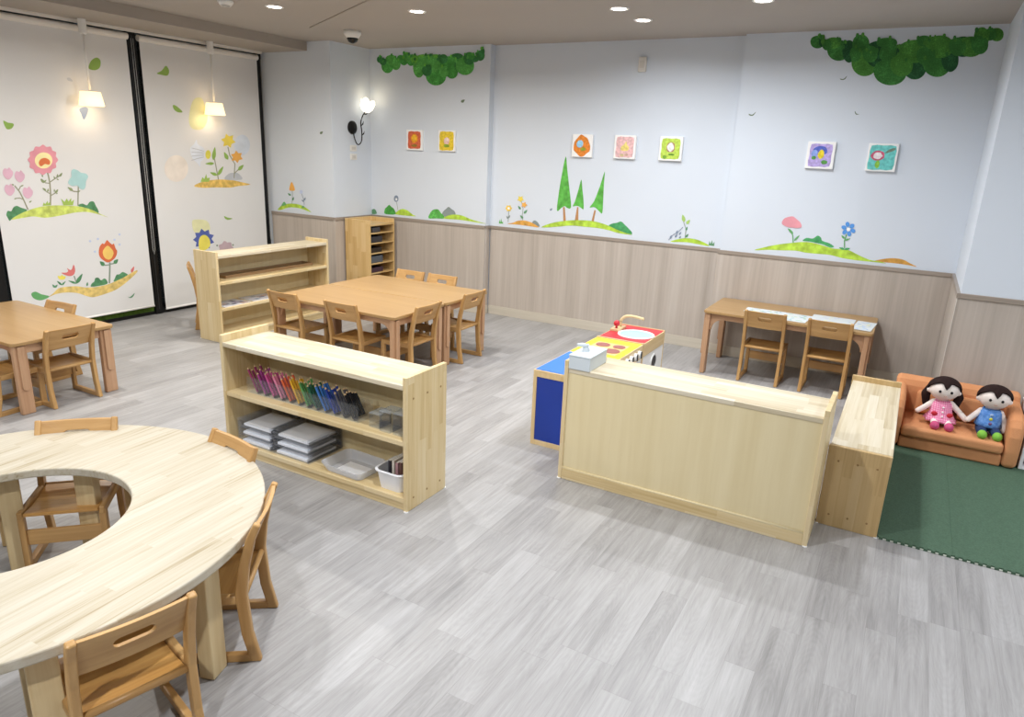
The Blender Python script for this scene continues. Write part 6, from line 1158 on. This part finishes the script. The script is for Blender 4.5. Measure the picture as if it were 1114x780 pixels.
# white box on the shelf end
t = thing('white_box', 'small white lidded box with white lever knob on the panel shelf end', 'box', (-1.328, 3.19, 0.6055))
WB = paint('CFD8DD', 0.45, 0.01)
MB().box(-0.052, 0.062, -0.11, 0.108, 0, 0.066).build('box_body', WB, t, bevel=0.003)
MB().box(-0.054, 0.064, -0.112, 0.110, 0.066, 0.074).build('lid', WB, t, bevel=0.002)
k = MB().lathe([(0.020, 0.074), (0.018, 0.088), (0.013, 0.092), (0.013, 0.104), (0, 0.106)], (-0.01, 0.0, 0), 20).build('knob', WB, t, smooth=False)
MB().tube([(0.004, 0.0, 0.101), (-0.03, -0.012, 0.105), (-0.052, -0.02, 0.103)], [0.012, 0.011, 0.008], 12).build('lever', WB, k, smooth=True)
MB().prism(rounded(0.0, 0.03, 0.055, 0.067, 0.005), XYw, 0.074, 0.0746).build('lid_slot', paint('A9B4B4', 0.5, 0.02), t)
# paper mats on the desk
for i, (x, y, w_, h_, rz, c1, c2, lb) in enumerate(((-0.90, 5.68, 0.29, 0.17, 0.0, 'B9D3B0', '8FB6C9', 'pale green patterned paper mat at the left end of the desk row'), (-0.665, 5.60, 0.20, 0.29, -0.06, 'A9CBB4', '93BFC4', 'green patterned paper mat between the two desk chairs'),
        (-0.41, 5.68, 0.30, 0.30, -0.02, 'C4CBE6', 'D5DBEE', 'pale lilac patterned paper mat behind right desk chair'), (-0.19, 5.64, 0.13, 0.33, -0.08, 'AFC6E8', '9DB6E2', 'pale blue patterned paper mat at the right end of the desk row'))):
    t = thing('paper_mat', lb, 'paper mat', (x, y, 0.5103+0.0008*i), rz, 'paper mats on the desk')
    MB().box(-w_/2, w_/2, -h_/2, h_/2, 0, 0.0007).build('sheet', paint('D6DCDE', 0.6, 0.01), t)
    m = MB(); mats = [paint(c1, 0.6, 0.1), paint(c2, 0.6, 0.1), paint('E3E6B8', 0.6, 0.1)]
    for k in range(26):
        u, v = random.uniform(-w_/2+0.025, w_/2-0.025), random.uniform(-h_/2+0.025, h_/2-0.025)
        m.face([m.bm.verts.new((p[0], p[1], 0.0009+0.00002*k)) for p in blot(u, v, random.uniform(0.006, 0.02), random.uniform(0.005, 0.015), 8, 0.3)], k % 3)
    m.build('print', mats, t)
# ---------------------------------------------------------------- foam mats
def mat_piece(x0, x1, y0, y1, label):
    P = []; n = int(round((x1-x0)/0.03)); st = (x1-x0)/n
    for i in range(n):
        a = x0+i*st
        P += [(a, y0), (a+st*0.30, y0), (a+st*0.22, y0-0.010), (a+st*0.78, y0-0.010), (a+st*0.70, y0)]
    P += [(x1, y0), (x1, y1), (x0, y1)]
    g = MATS.get('foam')
    if not g:
        q = N('green_foam'); f = q.noise(q.n('ShaderNodeTexCoord').outputs['Object'], 140.0, 2.0); q.bump(f, 0.25, 0.001)
        g = MATS['foam'] = q.fin(q.ramp(f, [(0.3, lin('455C4A')), (0.7, lin('516B57'))]), 0.75, 0.25)
    t = thing('foam_mat', label, 'floor mat', ((x0+x1)/2, (y0+y1)/2, 0), 0, 'green foam floor mats')
    mx, my = (x0+x1)/2, (y0+y1)/2
    MB().prism([(a-mx, b-my) for a, b in P], XYw, 0.0, 0.011).build('foam_sheet', g, t)
    MB().box(x0-mx, x1-mx, y0-my-0.0085, y0-my+0.002, 0.001, 0.004).build('cut_edge', paint('C9CFC2', 0.8, 0.1, 60.0), t)
mat_piece(0.101, 0.400, 3.355, 5.09, 'dark green foam floor mat beside the small pine shelf, left strip')
mat_piece(0.4005, 1.20, 3.355, 5.09, 'dark green foam floor mat in front of the sofa, right part')
# ---------------------------------------------------------------- child's sofa
g = N('orange_fabric'); tc = g.n('ShaderNodeTexCoord').outputs['Object']; f = g.noise(tc, 260.0, 2.0); f2 = g.noise(tc, 5.0, 3.0)
g.bump(g.math('ADD', f, g.math('MULTIPLY', f2, 3.0)), 0.35, 0.004)
ORG = g.fin(g.ramp(g.math('ADD', g.math('MULTIPLY', f, 0.3), g.math('MULTIPLY', f2, 0.7)), [(0.3, lin('C98658')), (0.7, lin('D89A6C'))]), 0.75, 0.25)
sofa = thing('child_sofa', 'small orange fabric child sofa on the green mat with two dolls', 'sofa', (0.42, 4.84, 0.0115))
MB().box(-0.278, 0.245, -0.215, 0.21, 0, 0.072).build('base', ORG, sofa, bevel=0.012, seg=3, smooth=False)
MB().box(-0.276, 0.243, -0.235, 0.12, 0.074, 0.142).build('seat_cushion', ORG, sofa, bevel=0.022, seg=4)
MB().prism([(0.21, 0.03), (0.235, 0.30), (0.225, 0.335), (0.20, 0.352), (0.165, 0.352), (0.135, 0.335), (0.12, 0.30), (0.10, 0.08), (0.10, 0.03)], YZw, -0.345, 0.318).build('backrest', ORG, sofa, bevel=0.025, seg=4)
arm = [(-0.225, 0.0), (-0.235, 0.10), (-0.232, 0.19), (-0.215, 0.245), (-0.18, 0.282), (-0.12, 0.30), (0.0, 0.305), (0.16, 0.315), (0.20, 0.30), (0.21, 0.0)]
for a_, b_ in ((-0.350, -0.279), (0.246, 0.322)): MB().prism(arm, YZw, a_, b_).build('arm', ORG, sofa, bevel=0.03, seg=5)
for sx in (-1, 1):
    M = Matrix.Translation((sx*0.115, 0.085, 0.215)) @ Matrix.Rotation(-0.22, 4, 'X')
    MB().box(-0.105, 0.105, -0.028, 0.028, -0.07, 0.075, M=M).build('back_cushion', ORG, sofa, bevel=0.024, seg=4)
# ---------------------------------------------------------------- rag dolls
SKIN = paint('F1E4DC', 0.85, 0.02, 30.0, 0.2); HAIRM = paint('2A1A18', 0.85, 0.2, 60.0, 0.2)
def limb(mb, pts, rr, k=7):
    P = [Vector(p) for p in pts]
    for (a, b), (ra, rb) in zip(zip(P, P[1:]), zip(rr, rr[1:])):
        for i in range(k+1): mb.ball(a.lerp(b, i/k), ra+(rb-ra)*i/k, n=12, m=8)
def blob(mb, name, mat, parent, vox=0.005, it=6):
    o = mb.build(name, mat, parent, smooth=True)
    r = o.modifiers.new('remesh', 'REMESH'); r.mode = 'VOXEL'; r.voxel_size = vox; r.use_smooth_shade = True
    s = o.modifiers.new('smooth', 'SMOOTH'); s.factor = 0.5; s.iterations = it
    return o
def doll(name, label, x, y, girl, rz, tilt):
    """local frame: faces -Y, z=0 at the seat top"""
    t = thing(name, label, 'doll', (x, y, 0.155), rz)
    H = Vector((tilt, -0.012, 0.212))
    b = MB(); b.ball(H, (0.078, 0.066, 0.064), n=24, m=16)
    for s in (-1, 1): b.ball(H+Vector((s*0.077, 0.004, -0.012)), (0.016, 0.012, 0.017))
    limb(b, [(0, 0.0, 0.03), (0, 0.004, 0.09), (tilt*0.6, 0, 0.14)], [0.050, 0.048, 0.032])
    if girl:
        limb(b, [(-0.045, 0, 0.128), (-0.085, -0.018, 0.095), (-0.125, -0.035, 0.066)], [0.019, 0.017, 0.016]); limb(b, [(0.045, 0, 0.128), (0.085, -0.02, 0.095), (0.128, -0.04, 0.056)], [0.019, 0.017, 0.017])
    else:
        limb(b, [(-0.045, 0, 0.125), (-0.075, -0.02, 0.10), (-0.108, -0.04, 0.066)], [0.019, 0.017, 0.016]); limb(b, [(0.05, 0, 0.125), (0.075, -0.015, 0.085), (0.078, -0.03, 0.03)], [0.019, 0.018, 0.018])
    for s in (-1, 1): limb(b, [(s*0.032, -0.02, 0.026), (s*0.035, -0.08, 0.026), (s*0.036, -0.120, 0.020)], [0.024, 0.021, 0.019])
    blob(b, 'doll_body', SKIN, t)
    for s in (-1, 1):
        m = MB(); m.ball((s*0.037, -0.136, 0.020), (0.025, 0.030, 0.027), n=20, m=14); m.build('shoe', paint('C9527E' if girl else '7FB843', 0.8, 0.06, 50.0), t, smooth=True)
        m = MB(); m.ball(H+Vector((s*0.030, -0.0615, 0.002)), (0.0075, 0.005, 0.0085)); m.build('eye', paint('171214', 0.3, 0.02), t, smooth=True)
    m = MB(); m.tube([H+Vector((-0.008, -0.0665, -0.022)), H+Vector((0, -0.0672, -0.026)), H+Vector((0.008, -0.0665, -0.022))], 0.0012, 6); m.build('mouth', paint('C98A82', 0.8), t)
    # hair: cap with a pointed parting
    h = MB(); n, mm = 40, 18; C = H+Vector((0, 0.006, 0.004)); rr = (0.083, 0.071, 0.069); rows = []
    for k in range(n):
        a = 2*PI*k/n; front = max(0.0, -math.sin(a)); side = abs(math.cos(a))
        peak = math.exp(-(math.cos(a)/0.20)**2)*(1 if math.sin(a) < 0 else 0)
        lim = (1.95 if math.sin(a) >= -0.12 else 1.38-0.36*(1-side)*(1-peak)-0.12*front+0.16*peak)
        if math.sin(a) < -0.12: lim = 0.86+0.56*peak+0.60*side**4
        rows.append([h.bm.verts.new(C+Vector((rr[0]*math.sin(lim*i/mm)*math.cos(a), rr[1]*math.sin(lim*i/mm)*math.sin(a), rr[2]*math.cos(lim*i/mm)))) for i in range(1, mm+1)])
    T = h.bm.verts.new(C+Vector((0, 0, rr[2])))
    for k in range(n):
        A, B = rows[k], rows[(k+1) % n]; h.face([T, A[0], B[0]])
        for i in range(mm-1): h.face([A[i], A[i+1], B[i+1], B[i]])
    ho = h.build('hair', HAIRM, t, smooth=True); q = ho.modifiers.new('solid', 'SOLIDIFY'); q.thickness = 0.008; q.offset = 1
    if girl:
        for s in (-1, 1):
            p = MB(); limb(p, [H+Vector((s*0.066, 0.026, 0.0)), H+Vector((s*0.088, 0.028, -0.045)), H+Vector((s*0.078, 0.03, -0.10)), H+Vector((s*0.066, 0.026, -0.135))], [0.026, 0.026, 0.022, 0.012]); blob(p, 'hair_bunch', HAIRM, ho)
        g = N('pink_gingham'); o_ = g.obj()
        chk = g.math('ADD', g.math('GREATER_THAN', g.math('FRACT', g.math('MULTIPLY', o_[0], 90.0)), 0.5), g.math('GREATER_THAN', g.math('FRACT', g.math('MULTIPLY', o_[2], 90.0)), 0.5))
        cloth = g.fin(g.ramp(g.math('MULTIPLY', chk, 0.5), [(0.0, lin('F2B6CC')), (0.5, lin('E88FB2')), (1.0, lin('DC6E9C'))]), 0.85, 0.2)
        m = MB(); nn = 40; prof = [(0.036, 0.148), (0.052, 0.128), (0.056, 0.10), (0.060, 0.07), (0.074, 0.045), (0.084, 0.028)]; rws = []
        for i, (r, z) in enumerate(prof):
            w_ = 0.05*max(0, i-3)
            rws.append([m.bm.verts.new((r*1.02*(1+w_*math.sin(9*2*PI*k/nn))*math.cos(2*PI*k/nn)+tilt*0.5*z/0.15, -0.006*i+r*0.92*(1+w_*math.sin(9*2*PI*k/nn))*math.sin(2*PI*k/nn), z)) for k in range(nn)])
        for A, B in zip(rws, rws[1:]):
            for k in range(nn): m.face([A[k], A[(k+1) % nn], B[(k+1) % nn], B[k]])
        do = m.build('dress', cloth, t, smooth=True); q = do.modifiers.new('solid', 'SOLIDIFY'); q.thickness = 0.003
        for s in (-1, 1):
            m = MB(); M = Matrix.Rotation(s*-0.25, 3, 'Y'); m.ball((s*0.040, -0.066, 0.072), (0.018, 0.010, 0.014), M=M); m.build('pocket', paint('C62A3C', 0.8, 0.05), do, smooth=True)
        for z, yb in ((0.115, -0.066), (0.088, -0.074), (0.062, -0.084)): m = MB(); m.ball((0, yb, z), (0.006, 0.004, 0.006)); m.build('button', paint('FBF4F4', 0.4), do, smooth=True)
    else:
        g = N('blue_cotton'); f = g.noise(g.n('ShaderNodeTexCoord').outputs['Object'], 60.0)
        cloth = g.fin(g.ramp(f, [(0.35, lin('4F7FC4')), (0.6, lin('6C9BDC')), (0.75, lin('8FB4E6'))]), 0.85, 0.2)
        m = MB(); nn = 36; prof = [(0.038, 0.150), (0.053, 0.128), (0.058, 0.10), (0.062, 0.07), (0.068, 0.048)]
        rws = [[m.bm.verts.new((r*1.05*math.cos(2*PI*k/nn)+tilt*0.5*z/0.15, -0.004*i+r*0.95*math.sin(2*PI*k/nn), z)) for k in range(nn)] for i, (r, z) in enumerate(prof)]
        for A, B in zip(rws, rws[1:]):
            for k in range(nn): m.face([A[k], A[(k+1) % nn], B[(k+1) % nn], B[k]])
        so_ = m.build('shirt', cloth, t, smooth=True); q = so_.modifiers.new('solid', 'SOLIDIFY'); q.thickness = 0.003
        for z, yb, c in ((0.122, -0.060, 'A9C4EE'), (0.098, -0.066, 'D9D64A'), (0.072, -0.073, '7A5A8C')): m = MB(); m.ball((0, yb, z), (0.009, 0.005, 0.009)); m.build('button', paint(c, 0.4), so_, smooth=True)
        p = MB(); p.ball((0, -0.004, 0.036), (0.062, 0.052, 0.034))
        for s in (-1, 1): limb(p, [(s*0.033, -0.02, 0.027), (s*0.036, -0.085, 0.027), (s*0.037, -0.108, 0.025)], [0.030, 0.027, 0.026])
        blob(p, 'trousers', paint('22365E', 0.85, 0.1, 40.0), t, 0.005)
    return t
doll('rag_doll', 'girl rag doll with long dark hair, pink gingham dress, pink shoes', 0.335, 4.795, True, 0.10, -0.006)
doll('rag_doll', 'boy rag doll with short dark hair, blue shirt, lime green shoes', 0.580, 4.79, False, 0.06, 0.004)
# white cubby box beside the sofa
t = thing('white_cubby', 'white open box at right edge of the photo beside the orange sofa', 'box', (0.90, 4.86, 0.0115))
WC = paint('EDEEF0', 0.5, 0.01)
for x in (-0.135, 0.135): MB().box(x-0.009, x+0.009, -0.2, 0.2, 0, 0.32).build('side_panel', WC, t, bevel=0.002)
for z in (0.006, 0.16, 0.314): MB().box(-0.126, 0.126, -0.2, 0.2, z-0.006, z+0.006).build('shelf_board', WC, t, bevel=0.002)
MB().box(-0.126, 0.126, 0.194, 0.2, 0.012, 0.308).build('back_panel', WC, t)
t = thing('toy_bag', 'dark magenta bundle inside the white box at right edge', 'toy', (0.86, 4.74, 0.0245))
b = MB(); limb(b, [(-0.05, 0, 0.045), (0.05, 0.01, 0.05)], [0.042, 0.045]); b.ball((0, 0.02, 0.075), (0.07, 0.04, 0.03)); blob(b, 'bundle', paint('8A2A58', 0.8, 0.15, 30.0), t)
m = MB(); m.tube(spline([(-0.04, -0.03, 0.08), (-0.02, -0.05, 0.105), (0.02, -0.05, 0.105), (0.04, -0.03, 0.08)]), 0.005, 8); m.build('handle', paint('5E1C40', 0.8, 0.1), t, smooth=True)
